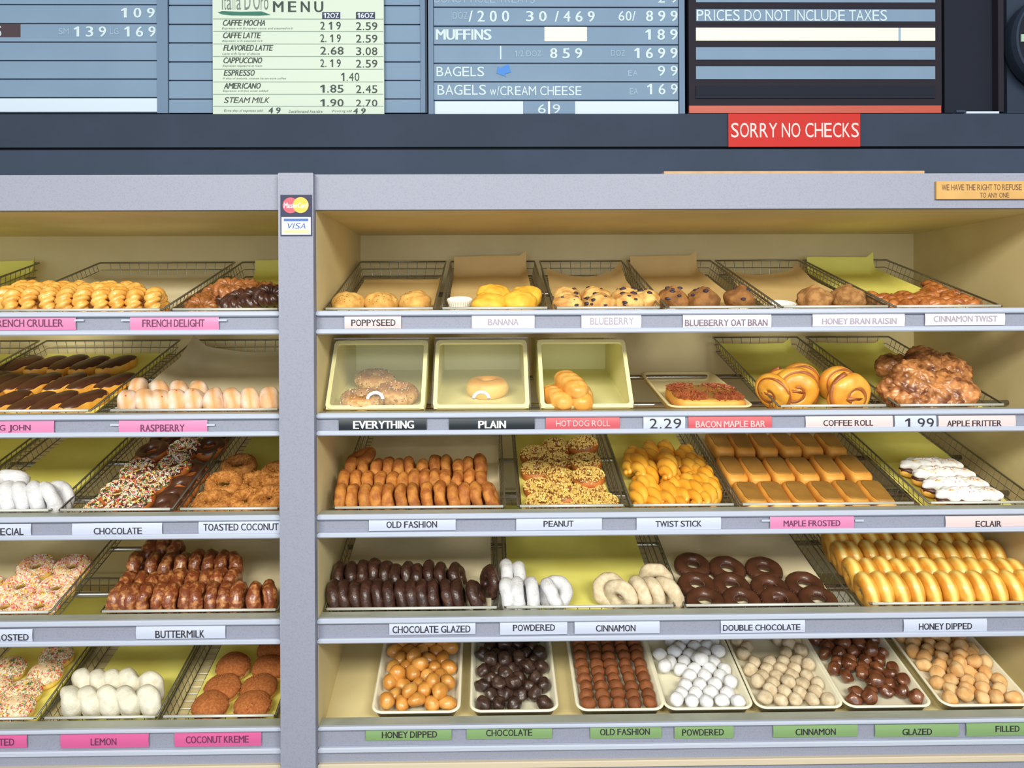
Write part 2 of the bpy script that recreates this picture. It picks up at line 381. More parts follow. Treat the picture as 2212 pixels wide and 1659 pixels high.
# ------------------------------------------------------------------ tray frames
TH = math.atan2(.152, .594); LEN = .613; HB = .045
class Tray:
    def __init__(s, row, x0, x1, lift=.004, tilt=TH, L=LEN, H=HB):
        zr = ZF(ROWPY[row]) + lift
        xa, xb = P(x0, ROWPY[row], .046).x, P(x1, ROWPY[row], .046).x
        s.W = xb-xa; s.L = L; s.H = H; s.O = Vector(((xa+xb)/2, .046, zr))
        s.U = Vector((1,0,0)); s.V = Vector((0, math.cos(tilt), math.sin(tilt))); s.N = Vector((0, -math.sin(tilt), math.cos(tilt)))
        s.M = Matrix.Translation(s.O) @ Matrix((s.U, s.V, s.N)).transposed().to_4x4()
    def hit(s, px, py, h):
        """point over the tray floor at height h that is seen at this place"""
        d = ray(px, py); n = s.N; o = s.O + n*(h-s.H)
        t = (o-CAM).dot(n)/d.dot(n); p = CAM + d*t
        q = p - s.O; return Vector((q.dot(s.U), q.dot(s.V), h))
    def w(s, q): return s.O + s.U*q.x + s.V*q.y + s.N*(q.z-s.H)
    def rot(s, X, Y, Z): 
        R = Matrix((X, Y, Z)).transposed()
        return (s.M.to_3x3() @ R).to_4x4()
def make_basket(t, label, group='wire doughnut baskets'):
    root = new('wire_basket', None, M=t.M, label=label, cat='basket', group=None)
    W, L, H = t.W/2-.003, t.L, t.H; i = .010
    b = MB(); b.wire([(-W,0,0),(W,0,0),(W,L,0),(-W,L,0)], .0028, 6, closed=True)
    b.wire([(-W+i,.006,-H),(W-i,.006,-H),(W-i,L-i,-H),(-W+i,L-i,-H)], .0018, 5, closed=True)
    b.obj('rim', M_chrome, root, smooth=True)
    b = MB(); b.wire([(-W+.004,-.0015,.001),(W-.004,-.0015,.001)], .0036, 8); b.obj('front_rail', M_steel, root, smooth=True)
    b = MB(); n = int(L/.026)
    for k in range(1, n):
        v = L*k/n; b.wire([(-W,v,0),(-W+i,v,-H),(W-i,v,-H),(W,v,0)], .0011, 4)
    for s in (-1, 1): b.wire([(s*(W-i*.5),.003,-H*.5),(s*(W-i*.5),L-.005,-H*.5)], .0012, 4)
    n = max(3, int(W*2/.03))
    for k in range(1, n):
        u = -W+2*W*k/n; uu = u*(W-i)/W
        b.wire([(u,0,0),(uu,.006,-H),(uu,L-i,-H),(u,L,0)], .0011, 4)
    b.wire([(-W+.005,L-.005,-H*.5),(W-.005,L-.005,-H*.5)], .0012, 4)
    b.obj('wire_grid', M_chrome, root)
    return root
def make_paper(t, m, label, u0=.03, u1=.0, v0=.004, v1=None, back=0.0, curl=.0, h=.004, drop=0, seed=0, rside=.02, lside=0):
    """sheet lying on the basket floor; u0/u1 gaps at the left/right side, back = how far it climbs up past the rear"""
    W = t.W/2; v1 = v1 or t.L-.02
    nu, nv = 22, 36; V = []; Fs = []
    a, c = -W+u0, W-u1
    tot = (v1-v0)+back
    for j in range(nv+1):
        for i in range(nu+1):
            f = i/nu; u = a+(c-a)*f; s = v0+tot*j/nv
            if s <= v1-.02: v, z = s, h
            else:
                e = s-(v1-.02); r = .03
                ang = min(e/r, math.radians(72)); v = v1-.02+r*math.sin(ang); z = h+r*(1-math.cos(ang))
                if e/r > ang: ex = e-ang*r; v += ex*math.cos(ang); z += ex*math.sin(ang)
            z += .0035*noise.noise(Vector((u*9+seed, v*6, seed)))+.002
            if j > nv-8: z += curl*(f-.5)**2*4*(j-nv+8)/8
            dr = (c-u); dl = (u-a)
            if dr < rside: z += (rside-dr)*.9; 
            if dl < lside: z += (lside-dl)*.9
            V.append((max(min(u, W-.013), -W+.013), min(v, t.L-.004) if z-t.H < .0 else v, z-t.H))
    for j in range(nv):
        for i in range(nu):
            q = j*(nu+1)+i; Fs.append((q, q+1, q+nu+2, q+nu+1))
    o = new('liner_paper', mesh('liner_paper', V, Fs, m), M=t.M, label=label, cat='paper')
    return o

# support bars (two round chrome rails under each row of baskets)
tr3 = Tray(2, 1100, 1120)
for k in range(4):
    t = Tray(k, 1000, 1200)
    for py in (994, 1072):
        q = tr3.hit(1100, py, -.008)
        p = t.w(Vector((0, q.y, -.010)))
        for (x0, x1) in ((XL0, XL1), (XR0, XR1)):
            bm = MB(); bm.wire([(x0, p.y, p.z), (x1, p.y, p.z)], .0075, 12)
            cpart(bm, 'support_rail', M_bar, smooth=True)
# sloping bottom boards
for (x0, x1, off) in ((XL0, XL1, -.052), (XR0, XR1, -.040)):
    t = Tray(4, 1000, 1200)
    p0 = t.O + t.N*off; p1 = p0 + t.V*.68; d = t.N*.012
    bm = MB(); V = []
    for x in (x0, x1):
        for p in (p0, p1, p1-d, p0-d): V.append((x, p.y, p.z))
    bm.add(V, [(0,1,2,3),(7,6,5,4),(0,4,5,1),(3,2,6,7),(1,5,6,2),(0,3,7,4)]); cpart(bm, 'sloping_board', M_cream)

# ------------------------------------------------------------------ pastry meshes
PI = math.pi
def nz(p, s, sd=0): return noise.noise(Vector(p)*s + Vector((sd*7.1, sd*3.3, sd)))
def ring(R, rx, rz, m, nu=36, nv=14, amp=.0012, sc=28, sd=0, fn=None, name='dough', mi=None):
    V = []; Fs = []
    for i in range(nu):
        u = 2*PI*i/nu
        for j in range(nv):
            v = 2*PI*j/nv; c, s = math.cos(v), math.sin(v)
            d = Vector((math.cos(u)*c, math.sin(u)*c, s))
            p = Vector((math.cos(u)*(R+rx*c), math.sin(u)*(R+rx*c), rz*s))
            p += d*amp*nz(p, sc, sd)*2
            if fn: p = fn(u, v, p, d)
            V.append(p)
    for i in range(nu):
        for j in range(nv):
            a, b2 = (i+1) % nu, (j+1) % nv
            Fs.append((i*nv+j, a*nv+j, a*nv+b2, i*nv+b2))
    return mesh(name, V, Fs, m)
def ringshell(R, rx, rz, m, lo=.3, hi=PI-.1, off=.0016, nu=44, nv=12, wav=.22, sd=0, name='icing', amp=.0006, sc=60):
    V = []; Fs = []
    for i in range(nu):
        u = 2*PI*i/nu
        a = lo+wav*nz((math.cos(u), math.sin(u), 0), 3.1, sd); b = hi+wav*nz((math.cos(u), math.sin(u), 4), 2.7, sd)
        for j in range(nv+1):
            f = j/nv; v = a+(b-a)*f; o = off*(min(1, f*5, (1-f)*5))-.0004
            c, s = math.cos(v), math.sin(v); p = Vector((math.cos(u)*(R+(rx+o)*c), math.sin(u)*(R+(rx+o)*c), (rz+o)*s))
            p += Vector((math.cos(u)*c, math.sin(u)*c, s))*amp*nz(p, sc, sd)*2
            V.append(p)
    n = nv+1
    for i in range(nu):
        a = (i+1) % nu
        for j in range(nv): Fs.append((i*n+j, a*n+j, a*n+j+1, i*n+j+1))
    return mesh(name, V, Fs, m)
def sp(c, e): return math.copysign(abs(c)**e, c)
def sell(a, b, c, m, e1=1, e2=1, nu=32, nv=16, amp=.0012, sc=28, sd=0, fn=None, name='dough', lo=-PI/2, off=0, wav=0, taper=0):
    V = []; Fs = []
    for i in range(nu):
        u = 2*PI*i/nu; l = lo + (wav*nz((math.cos(u)*2, math.sin(u)*2, 0), 2.3, sd) if wav else 0)
        for j in range(nv+1):
            t = l+(PI/2-l)*j/nv; o = off*(min(1, j/nv*5)) - (.0004 if off else 0)
            ct, st, cu, su = sp(math.cos(t), e1), sp(math.sin(t), e1), sp(math.cos(u), e2), sp(math.sin(u), e2)
            p = Vector(((a+o)*ct*cu, (b+o)*ct*su, (c+o)*st))
            d = Vector((math.cos(t)*math.cos(u), math.cos(t)*math.sin(u), math.sin(t)))
            p += d*amp*nz(p, sc, sd)*2
            if fn: p = fn(u, t, p, d)
            V.append(p)
    n = nv+1
    for i in range(nu):
        k = (i+1) % nu
        for j in range(nv): Fs.append((i*n+j, k*n+j, k*n+j+1, i*n+j+1))
    return mesh(name, V, Fs, m)
def bits(pts, mats, size, seed=1, name='sprinkles', flat=False):
    """pts: (position, normal); small rods or crumbs lying on the surface"""
    rnd = random.Random(seed); b = MB()
    for p, n in pts:
        t = n.cross(Vector((rnd.uniform(-1,1), rnd.uniform(-1,1), rnd.uniform(-1,1)))).normalized(); w = n.cross(t)
        k = rnd.uniform(.7, 1.25); L, r, h = size[0]*k/2, size[1]*k/2, size[2]*k
        if flat: t = (t+n*rnd.uniform(-.5,.5)).normalized(); w = n.cross(t).normalized(); 
        V = [p+t*a*L+w*c*r+n*z for z in (-h*.2, h) for (a, c) in ((-1,-.6),(1,-.6),(1,.6),(-1,.6))]
        b.add(V, [(3,2,1,0),(4,5,6,7),(0,1,5,4),(1,2,6,5),(2,3,7,6),(3,0,4,7)], rnd.randrange(len(mats)))
    return b.mesh(name, mats)
def toppts(R, rx, rz, N, seed, lo=.0, hi=PI):
    rnd = random.Random(seed); out = []
    for _ in range(N):
        u = rnd.uniform(0, 2*PI); v = rnd.uniform(lo, hi); c, s = math.cos(v), math.sin(v)
        out.append((Vector((math.cos(u)*(R+rx*c), math.sin(u)*(R+rx*c), rz*s)), Vector((math.cos(u)*c/rx, math.sin(u)*c/rx, s/rz)).normalized()))
    return out
def domepts(a, b, c, N, seed, lo=.35, e=1):
    rnd = random.Random(seed); out = []
    for _ in range(N):
        u = rnd.uniform(0, 2*PI); st = rnd.uniform(math.sin(lo), 1); t = math.asin(st)
        p = Vector((a*sp(math.cos(t), e)*sp(math.cos(u), e), b*sp(math.cos(t), e)*sp(math.sin(u), e), c*sp(st, e)))
        out.append((p, Vector((p.x/a/a, p.y/b/b, p.z/c/c)).normalized()))
    return out
KINDS = {}
def kind(name, variants): KINDS[name] = variants    # each variant: [(part name, mesh, kind or None), ...]
def one(m): return [(None, m, None)]
kind('old_fashion_doughnut', [one(ring(.026,.0165,.0150,M_old,amp=.0020,sc=45,sd=i,name='old_fashion_doughnut')) for i in range(3)])
kind('chocolate_glazed_doughnut', [one(ring(.028,.0175,.0150,M_chg,amp=.0018,sc=50,sd=i,name='chocolate_glazed_doughnut')) for i in range(3)])
kind('honey_dipped_doughnut', [one(ring(.028,.0205,.0205,M_hon,amp=.0012,sc=22,sd=i,name='honey_dipped_doughnut')) for i in range(3)])
def crag(u, v, p, d): return p + d*.0022*math.copysign(abs(nz(p, 70, 5))**.6, nz(p, 70, 5))
kind('buttermilk_doughnut', [one(ring(.027,.018,.0165,M_but,amp=.0024,sc=45,sd=i,fn=crag,name='buttermilk_doughnut')) for i in range(3)])
kind('powdered_doughnut', [one(ring(.028,.0185,.0170,M_pow,amp=.0018,sc=45,sd=i,name='powdered_doughnut')) for i in range(3)])
kind('cinnamon_doughnut', [one(ring(.028,.0185,.0165,M_cin,amp=.0018,sc=40,sd=i,name='cinnamon_doughnut')) for i in range(3)])
def teeth(sd):
    pts = [(Vector((math.cos(u)*(.0335+.0150*math.cos(v)), math.sin(u)*(.0335+.0150*math.cos(v)), .0155*math.sin(v)+.0012)), Vector((0,0,1)))
           for k in range(30) for u in [2*PI*(k+.3*nz((k,0,0),1,sd))/30] for v in (.25, 2.75)]
    b = MB()
    for p, n in pts: b.wire([p-n*.004, p+n*.0030], .0014, 5, rf=lambda f: .0032*(1-f*.6))
    return b.mesh('icing_ridges', M_icd, True)
kind('double_chocolate_doughnut', [[('dough', ring(.0335,.0165,.0160,M_dch,sd=i), None), ('icing', ringshell(.0335,.0165,.016,M_icd,sd=i,lo=0,hi=PI), None), ('icing_ridges', teeth(i), 'stuff')] for i in range(2)])
SPR = [M_s1, M_s1, M_s1, M_s2, M_s3, M_s5, M_s4]
SPR2 = [M_s1, M_s1, M_s5, M_s2, M_s3, M_s1, M_s5]
def spd(i, dough, ice, spr, R=.0325, r=.0165, N=430):
    return [('dough', ring(R,r,r*1.05,dough,sd=i), None), ('icing', ringshell(R,r,r*1.05,ice,sd=i), None),
            ('sprinkles', bits(toppts(R,r+.0016,r*1.05+.0016,N,i+3,.4,PI-.2), spr, (.0068,.0026,.0020), i), 'stuff')]
kind('chocolate_sprinkle_doughnut', [spd(i, M_dou, M_icd, SPR) for i in range(2)])
kind('vanilla_sprinkle_doughnut', [spd(i, M_dougold, M_pinki, SPR2, N=560) for i in range(2)])
kind('chocolate_iced_doughnut', [[('dough', ring(.0325,.0165,.017,M_dou,sd=i), None), ('icing', ringshell(.0325,.0165,.017,M_icd,sd=i), None)] for i in range(2)])
M_glz = mat('brown_glaze', (138,84,44), rough=.4)
kind('peanut_doughnut', [[('dough', ring(.030,.0165,.0180,M_dou,sd=i), None), ('icing', ringshell(.030,.0165,.018,M_glz,sd=i,lo=.5), None),
      ('chopped_peanuts', bits(toppts(.030,.0175,.0190,300,i+9,.55,PI-.35), [M_nut], (.0046,.0038,.0034), i), 'stuff')] for i in range(2)])
kind('toasted_coconut_doughnut', [[('dough', ring(.0335,.0165,.0175,M_toc,amp=.0018,sc=60,sd=i), None),
      ('coconut_crumbs', bits(toppts(.0335,.0168,.0178,240,i+19,-.8,PI+.8), [M_toc], (.0038,.0022,.0018), i), 'stuff')] for i in range(2)])
def crul(k): 
    def fn(u, v, p, d):
        a = math.cos(5.5*u+v*1.0); return p + d*(.0085*(abs(a)**.7)-.005)
    return fn
kind('french_cruller', [one(ring(.027,.0155,.0175,M_cru,nu=90,nv=16,fn=crul(0),amp=.0016,sc=60,sd=i,name='french_cruller')) for i in range(2)])
kind('brown_cruller', [one(ring(.027,.0155,.016,M_cruc,nu=90,nv=16,fn=crul(0),amp=.0016,sc=60,sd=i,name='brown_cruller')) for i in range(2)])
kind('chocolate_cruller', [one(ring(.027,.0155,.016,M_crud,nu=90,nv=16,fn=crul(0),amp=.0016,sc=60,sd=i,name='chocolate_cruller')) for i in range(2)])
def bun(m, a, c, i, e=.9, amp=.0022, **k): return sell(a, a*.96, c, m, e, 1, amp=amp, sc=26, sd=i, **k)
def side_spot(a, r, m, name):
    q = sell(r, r, r*.7, m, nu=10, nv=6, name=name)
    for v in q.vertices: v.co = (v.co.z+a, v.co.x, v.co.y)
    return q
def spot(z, r, m, name, x=.0, y=0.0):
    b = MB(); pts = []
    V = [(x+math.cos(t)*r*(1+.25*nz((math.cos(t)*3,math.sin(t)*3,0),2)), y+math.sin(t)*r, z) for t in [2*PI*k/10 for k in range(10)]]
    V2 = [(x+(vx-x)*.5, y+(vy-y)*.5, z+.0016) for vx, vy, _ in V]
    V0 = [(vx, vy, z-.003) for vx, vy, _ in V]
    b.loft([[Vector(q) for q in V0], [Vector(q) for q in V], [Vector(q) for q in V2]]); return b.mesh(name, m, True)
kind('raspberry_doughnut', [[('dough', bun(M_ras,.042,.0240,i,.72,.0038), None)] + ([('jam_spot', side_spot(.0415,.0045,M_jam,'jam_spot'), None)] if i else []) for i in range(2)])
kind('lemon_doughnut', [[('dough', sell(.046,.041,.0240,M_lem,.72,1,amp=.0034,sc=30,sd=i), None)] + ([('filling_spot', side_spot(.0455,.0042,M_lemf,'filling_spot'), None)] if i else []) for i in range(2)])
kind('sprinkle_bun', [[('dough', bun(M_dougold,.044,.024,i), None), ('icing', sell(.044,.0425,.024,M_pinki,.9,1,lo=.3,off=.0022,wav=.25,sd=i,amp=.0022,sc=26,name='icing'), None),
      ('sprinkles', bits(domepts(.0458,.0440,.0262,620,i+30,.3), SPR, (.0062,.0022,.0018), i), 'stuff')] for i in range(2)])
kind('coconut_kreme_bun', [[('dough', bun(M_krb,.046,.025,i), None), ('crumb_top', sell(.046,.0445,.025,M_kre,.9,1,lo=.0,off=.0030,wav=.3,sd=i,amp=.0022,sc=26,name='crumb_top'), None),
      ('coconut_crumbs', bits(domepts(.0468,.0452,.0264,360,i+40,.1), [M_kre], (.0036,.0024,.0018), i), 'stuff')] for i in range(2)])
kind('long_john', [[('dough', sell(.030,.075,.0210,M_ljd,.8,.85,sd=i), None), ('icing', sell(.030,.075,.021,M_icd,.8,.85,lo=.32,off=.0018,wav=.28,sd=i,name='icing'), None)] for i in range(2)])
kind('maple_bar', [[('dough', sell(.0285,.066,.0200,M_mapd,.55,.40,sd=i), None), ('icing', sell(.0285,.066,.020,M_map,.55,.40,lo=.85,off=.0024,wav=.12,sd=i,name='icing'), None)] for i in range(2)])
def shifted(m, dz):
    for v in m.vertices: v.co.z += dz
    return m
def dollop(u, t, p, d): return p + d*.0075*(abs(math.sin(p.x*120+3*math.sin(u)))-.45)
kind('eclair', [[('dough', sell(.084,.024,.016,M_ljd,.7,.8,sd=i), None), ('chocolate_layer', sell(.082,.024,.016,M_icd,.7,.8,lo=.0,off=.0035,wav=.3,sd=i,name='chocolate_layer'), None),
      ('whipped_cream', shifted(sell(.082,.023,.016,M_crm,.8,.8,nu=48,fn=dollop,sd=i,amp=.003,sc=60,name='whipped_cream'), .020), None),
      ('sprinkles', bits([(p+Vector((0,0,.0205)), n) for p, n in domepts(.080,.022,.0185,60,i+50,.5)], [M_s2, M_s3, M_mco], (.0035,.0016,.0012), i), 'stuff')] for i in range(2)])
def rope(m, L, R, r, turns, name, bend=0, strands=2, n=52, seed=0):
    b = MB()
    for s in range(strands):
        pts = []
        for k in range(n+1):
            f = k/n; a = 2*PI*turns*f+2*PI*s/strands; tp = (math.sin(PI*min(1, max(0, f)))**.35)
            y = (f-.5)*L; x = bend*math.sin(PI*f)
            pts.append((x+math.cos(a)*R*tp, y, math.sin(a)*R*tp))
        b.wire(pts, r, 10, rf=lambda f: r*max(.15, math.sin(PI*min(1,max(0,.02+f*.96)))**.4))
    return b.mesh(name, m, True)
kind('twist_stick', [one(rope(M_tws,.150,.0115,.0155,1.6+.2*i,'twist_stick',.006*(i-1))) for i in range(3)])
kind('cinnamon_twist', [one(rope(M_ctw,.070,.010,.0125,.9+.3*i,'cinnamon_twist',.012)) for i in range(2)])
def spiral(m, turns=1.9, r0=.007, r1=.040, tr=.0118, n=110, name='roll_spiral', ph=0):
    b = MB(); pts = []
    for k in range(n+1):
        f = k/n; a = 2*PI*turns*f+ph; rr = r0+(r1-r0)*f
        pts.append((rr*math.cos(a), rr*math.sin(a)*.96, .002*math.sin(a*3)))
    b.wire(pts, tr, 12, rf=lambda f: tr*(.75+.35*f)*(1 if f < .93 else max(.2, (1-f)/.07)**.5))
    for v in b.v: v.z *= 1.35
    return b.mesh(name, m, True)
def groove(ph, R=.049, turns=1.35):
    def fn(u, t, p, d):
        r = (p.x**2+p.y**2)**.5; a = math.atan2(p.y, p.x)-ph; best = 9
        for k in range(-1, 3):
            rr = .008+(R-.004)*((a+2*PI*k)/(2*PI*turns)); 
            if .004 < rr < R: best = min(best, abs(r-rr))
        g = max(0, 1-best/.0065)
        return p - Vector((0, 0, math.copysign(.0065*g*g, p.z))) + Vector((0, 0, p.z*.12*nz(p, 40, ph)))
    return fn
def swirl(ph, zs, R=.049, turns=1.35):
    b = MB(); c = .0222
    for sgn in (1, -1):
        pts = []
        for k in range(60):
            f = k/59; a = 2*PI*turns*f+ph; rr = .008+(R-.004)*f; rn = min(.99, rr/.0505)
            z = c*(1-rn**2.6)**.5; pts.append((rr*math.cos(a), rr*math.sin(a)*.96, sgn*(z-.0052)))
        b.wire(pts, .0046, 8, rf=lambda f: .0056-.0010*f)
    sl = [(x*.004*(1+.5*math.sin(y*9)), y*.016) for x, y in ((-1,-1),(0,-1.2),(1,-.6),(.7,0),(1.2,.5),(0,1.2),(-1,.7),(-.6,0))]
    for q in (1, -1): b.loft([[Vector((x, y, q*.0160)) for x, y in sl], [Vector((x, y, q*.0232)) for x, y in sl]])
    return b.mesh('cinnamon_swirl', M_cofb, True)
kind('coffee_roll', [[('dough', sell(.051,.049,.0225,M_cof,.75,1,nu=96,nv=48,fn=groove(i*1.9),sd=i,amp=.0015), None), ('cinnamon_swirl', swirl(i*1.9, 1), None)] for i in range(3)])
def lump(sd):
    def fn(u, t, p, d):
        q = noise.cell_vector(p*60+Vector((sd,0,0))); 
        return p + d*(.011*abs(nz(p, 42, sd))+.008*abs(nz(p, 85, sd+4))+.003*nz(p, 170, sd))
    return fn
kind('apple_fritter', [one(sell(.058,.050,.026,M_fri,.85,1,nu=84,nv=44,fn=lump(i*3),amp=.004,sc=18,sd=i,name='apple_fritter')) for i in range(3)])
kind('plain_bagel', [one(ring(.033,.0240,.0260,M_bag,amp=.001,name='plain_bagel'))])
kind('seeded_bagel', [[('dough', ring(.033,.0225,.0225,M_bagt,amp=.0018,sc=40,sd=i), None), ('seeds', bits(toppts(.033,.0228,.0228,260,i+60,-.7,PI+.7), [M_seed, M_s1, M_bac], (.0032,.0018,.0012), i), 'stuff')] for i in range(2)])
def ridge(u, t, p, d):
    return p + Vector((d.x, 0, d.z))*.0055*(abs(math.sin(p.y*125+p.x*40))**.5-.7)
kind('hot_dog_roll', [one(sell(.030,.062,.027,M_hot,.8,.8,nu=40,nv=30,fn=ridge,sd=i,name='hot_dog_roll')) for i in range(2)])
kind('bacon_maple_bar', [[('dough', sell(.082,.080,.018,M_mapd,.5,.35), None), ('icing', sell(.082,.080,.018,M_map,.5,.35,lo=.5,off=.002,wav=.1,name='icing'), None),
      ('bacon_bits', bits([(p, n) for p, n in domepts(.082,.080,.0215,620,71,.5,.45)], [M_bac, M_bac, M_cofb], (.012,.005,.0018), 3, flat=True), 'stuff')]])
def cup(h=.034, r0=.024, r1=.033, name='paper_cup'):
    b = MB(); n = 64; L = []
    for z, r in ((0, r0), (h, r1), (h, r1-.0008), (.001, r0-.0008)):
        L.append([Vector(((r+(.0012 if k % 2 else -.0012)*(z > .0))*math.cos(2*PI*k/n), (r+(.0012 if k % 2 else -.0012)*(z > 0))*math.sin(2*PI*k/n), z)) for k in range(n)])
    b.loft(L); return b.mesh(name, M_cup)
def muffin(m, i, R=.043, h=.030, berries=0, amp=.003, sc=34, peak=0):
    def fn(u, t, p, d):
        q = Vector(p); q.z = q.z + .034 + (peak*max(0, 1-(p.x**2+p.y**2)**.5/R)**1.5 if p.z > 0 else 0)
        return q + d*.0025*nz(p, 80, i)
    parts = [('muffin_top', sell(R, R*.97, h, m, .85, 1, nu=36, nv=20, fn=fn, amp=amp, sc=sc, sd=i, lo=-.7, name='muffin_top'), None), ('paper_cup', cup(), None)]
    if berries:
        rnd = random.Random(i+5); b = MB()
        for _ in range(berries):
            u = rnd.uniform(0, 2*PI); t = rnd.uniform(.15, 1.3)
            p = Vector((R*math.cos(t)*math.cos(u), R*.97*math.cos(t)*math.sin(u), h*math.sin(t)+.034+peak*(1-math.cos(t))**1.5)); s = rnd.uniform(.004, .010)
            L = []
            for j in range(5):
                a = -PI/2+PI*(j+.5)/5; L.append([p+Vector((math.cos(a)*math.cos(k*PI/4)*s, math.cos(a)*math.sin(k*PI/4)*s*rnd.uniform(.7,1.2), math.sin(a)*s*.55)) for k in range(8)])
            b.loft(L)
        parts.append(('blueberries', b.mesh('blueberries', M_berry, True), 'stuff'))
    return parts
kind('poppyseed_muffin', [muffin(M_mup, i)+[('poppy_seeds', bits([(p+Vector((0,0,.034)), n) for p, n in domepts(.0432,.042,.0302,40,i,.1)], [M_seed], (.0014,.0012,.001), i), 'stuff')] for i in range(2)])
kind('banana_muffin', [muffin(M_mub, i, .045) for i in range(2)])
kind('blueberry_muffin', [muffin(M_mubl, i, .043, berries=9) for i in range(3)])
kind('blueberry_bran_muffin', [muffin(M_muo, i, .040, .026, berries=7, amp=.004, peak=.014) for i in range(3)])
kind('honey_bran_muffin', [muffin(M_muh, i, .045, .027, amp=.004, sc=50, peak=.012) for i in range(2)])
def hole(nm, m, r, el=1.0, amp=.0022, sc=40):
    kind(nm, [one(sell(r*(1+.10*i*el), r*(1-.05*i*el), r*(1-.10*i*el), m, 1, 1, nu=20, nv=12, amp=amp, sc=sc, sd=i, name=nm)) for i in range(3)])
hole('honey_doughnut_hole', M_h1, .0205); hole('chocolate_doughnut_hole', M_h2, .0192, amp=.0034, sc=60); hole('old_fashion_doughnut_hole', M_h3, .0178, .5, .0014)
hole('powdered_doughnut_hole', M_h4, .0185, .6, .0012, 60); hole('cinnamon_doughnut_hole', M_h5, .0182, .5, .0016, 50)
hole('glazed_doughnut_hole', M_h6, .0182, 1, .0028, 55); hole('filled_doughnut_hole', M_h7, .0190, .8, .0026, 50)

CNT = 0
def place(k, M, label, cat, group, s=1.0):
    global CNT
    CNT += 1; v = KINDS[k][random.randrange(len(KINDS[k]))]
    M = M @ Matrix.Scale(s, 4)
    if v[0][0] is None: return new(k, v[0][1], M=M, label=label, cat=cat, group=group)
    r = new(k, None, M=M, label=label, cat=cat, group=group); r.empty_display_size = .03
    for (pn, me, kd) in v: new(pn, me, r, kind=kd)
    return r
ORD = ['first','second','third','fourth','fifth','sixth','seventh','eighth','ninth','tenth','eleventh','twelfth','thirteenth','fourteenth','fifteenth','sixteenth','seventeenth','eighteenth']
def pos(i, n):
    if n == 1: return 'only one'
    if i == 0: return 'leftmost'
    if i == n-1: return 'rightmost'
    return ORD[i]+' from the left'
def mat_axes(t, c, X, Y, Z):
    R = t.rot(X, Y, Z); w = t.w(c); R.translation = w; return R
def axis_basis(a, up=Vector((0,0,1))):
    a = a.normalized(); d = (up-a*up.dot(a)).normalized(); return d, a.cross(d), a
def clampv(t, c, r, ru=None):
    v = min(max(c.y, r+.006), t.L-r); ru = r*.5 if ru is None else ru*.5; u = min(max(c.x, -t.W/2+ru+.003), t.W/2-ru-.003)
    if abs(v-c.y) > .02 or abs(u-c.x) > .02: print('clamp', round(c.x-u, 3), round(c.y-v, 3), end='; ')
    return Vector((u, v, c.z))
def edge_row(k, t, tops, D, th, desc, rowname, cat, group, lean=8, yaw=0, lift=0, total=None, s=1.0):
    """pastries standing on edge; tops = where the top of each is seen"""
    n = len(tops)
    for i, q in enumerate(tops):
        px, py = q[0], q[1]; le = q[2] if len(q) > 2 else lean; yw = q[3] if len(q) > 3 else yaw
        le = math.radians(le+random.uniform(-3, 3)); yw = math.radians(yw+random.uniform(-5, 5))
        c = t.hit(px, py, D*.985+lift)
        a = Vector((math.cos(yw)*math.cos(le), math.sin(yw), math.sin(le)))
        d = Vector((-math.sin(le), 0, math.cos(le)))
        cc = Vector((c.x, c.y, c.z)) - d*D/2; cc.z = D/2*math.cos(le)+th*abs(math.sin(le))*.6+lift
        cc = clampv(t, cc, D/2*abs(math.cos(yw))+th*abs(math.sin(yw))-.006, th)
        X, Y, Z = axis_basis(a)
        roll = random.uniform(-PI, PI) if abs(yw) < .6 else 0
        X, Y = X*math.cos(roll)+Y*math.sin(roll), Y*math.cos(roll)-X*math.sin(roll)
        if random.random() < .5 and abs(yw) < .3: Y, Z = -Y, -Z
        place(k, mat_axes(t, cc, X, Y, Z), f'{desc}, {pos(i, n)} {rowname}', cat, group, s)
def flat_set(k, t, pts, h, labels, cat, group, tilt=0, tv=0, r=.045, s=1.0, spin=None, clamp=True):
    """pastries lying down; pts = (px, py[, lift, tilt_side, tilt_front, spin]) where the middle is seen"""
    for i, q in enumerate(pts):
        px, py = q[0], q[1]; lift = q[2] if len(q) > 2 else 0
        a = math.radians((q[3] if len(q) > 3 else tilt)+random.uniform(-2, 2)); b2 = math.radians((q[4] if len(q) > 4 else tv)+random.uniform(-2, 2))
        sn = math.radians(q[5]) if len(q) > 5 else (random.uniform(-PI, PI) if spin is None else math.radians(spin+random.uniform(-3, 3)))
        c = t.hit(px, py, h+lift)
        if clamp: c = clampv(t, c, r)
        R = Matrix.Rotation(a, 3, 'Y') @ Matrix.Rotation(b2, 3, 'X') @ Matrix.Rotation(sn, 3, 'Z')
        X, Y, Z = R.col[0], R.col[1], R.col[2]
        place(k, mat_axes(t, c, X, Y, Z), labels[i] if isinstance(labels, list) else labels % i, cat, group, s)
def interp(x0, y0, x1, y1, n, jx=1.5, jy=3):
    return [(x0+(x1-x0)*i/(n-1)+random.uniform(-jx, jx), y0+(y1-y0)*i/(n-1)+random.uniform(-jy, jy)) for i in range(n)]
Z3 = lambda x, y: (x*.2984, 500+y*.2984)
Z4 = lambda x, y: (x*.2984, 920+y*.2984)
Z5 = lambda x, y: (x*.2984, 1350+y*.2984)
Z6 = lambda x, y: (660+x*.3526, 540+y*.3526)
Z7 = lambda x, y: (1400+x*.3671, 540+y*.3671)
Z8 = lambda x, y: (660+x*.3526, 920+y*.3526)
Y1 = lambda x, y: (1400+x*.3671, 920+y*.3671)
def zz(Z, pts): return [Z(p[0], p[1]) + tuple(p[2:]) for p in pts]

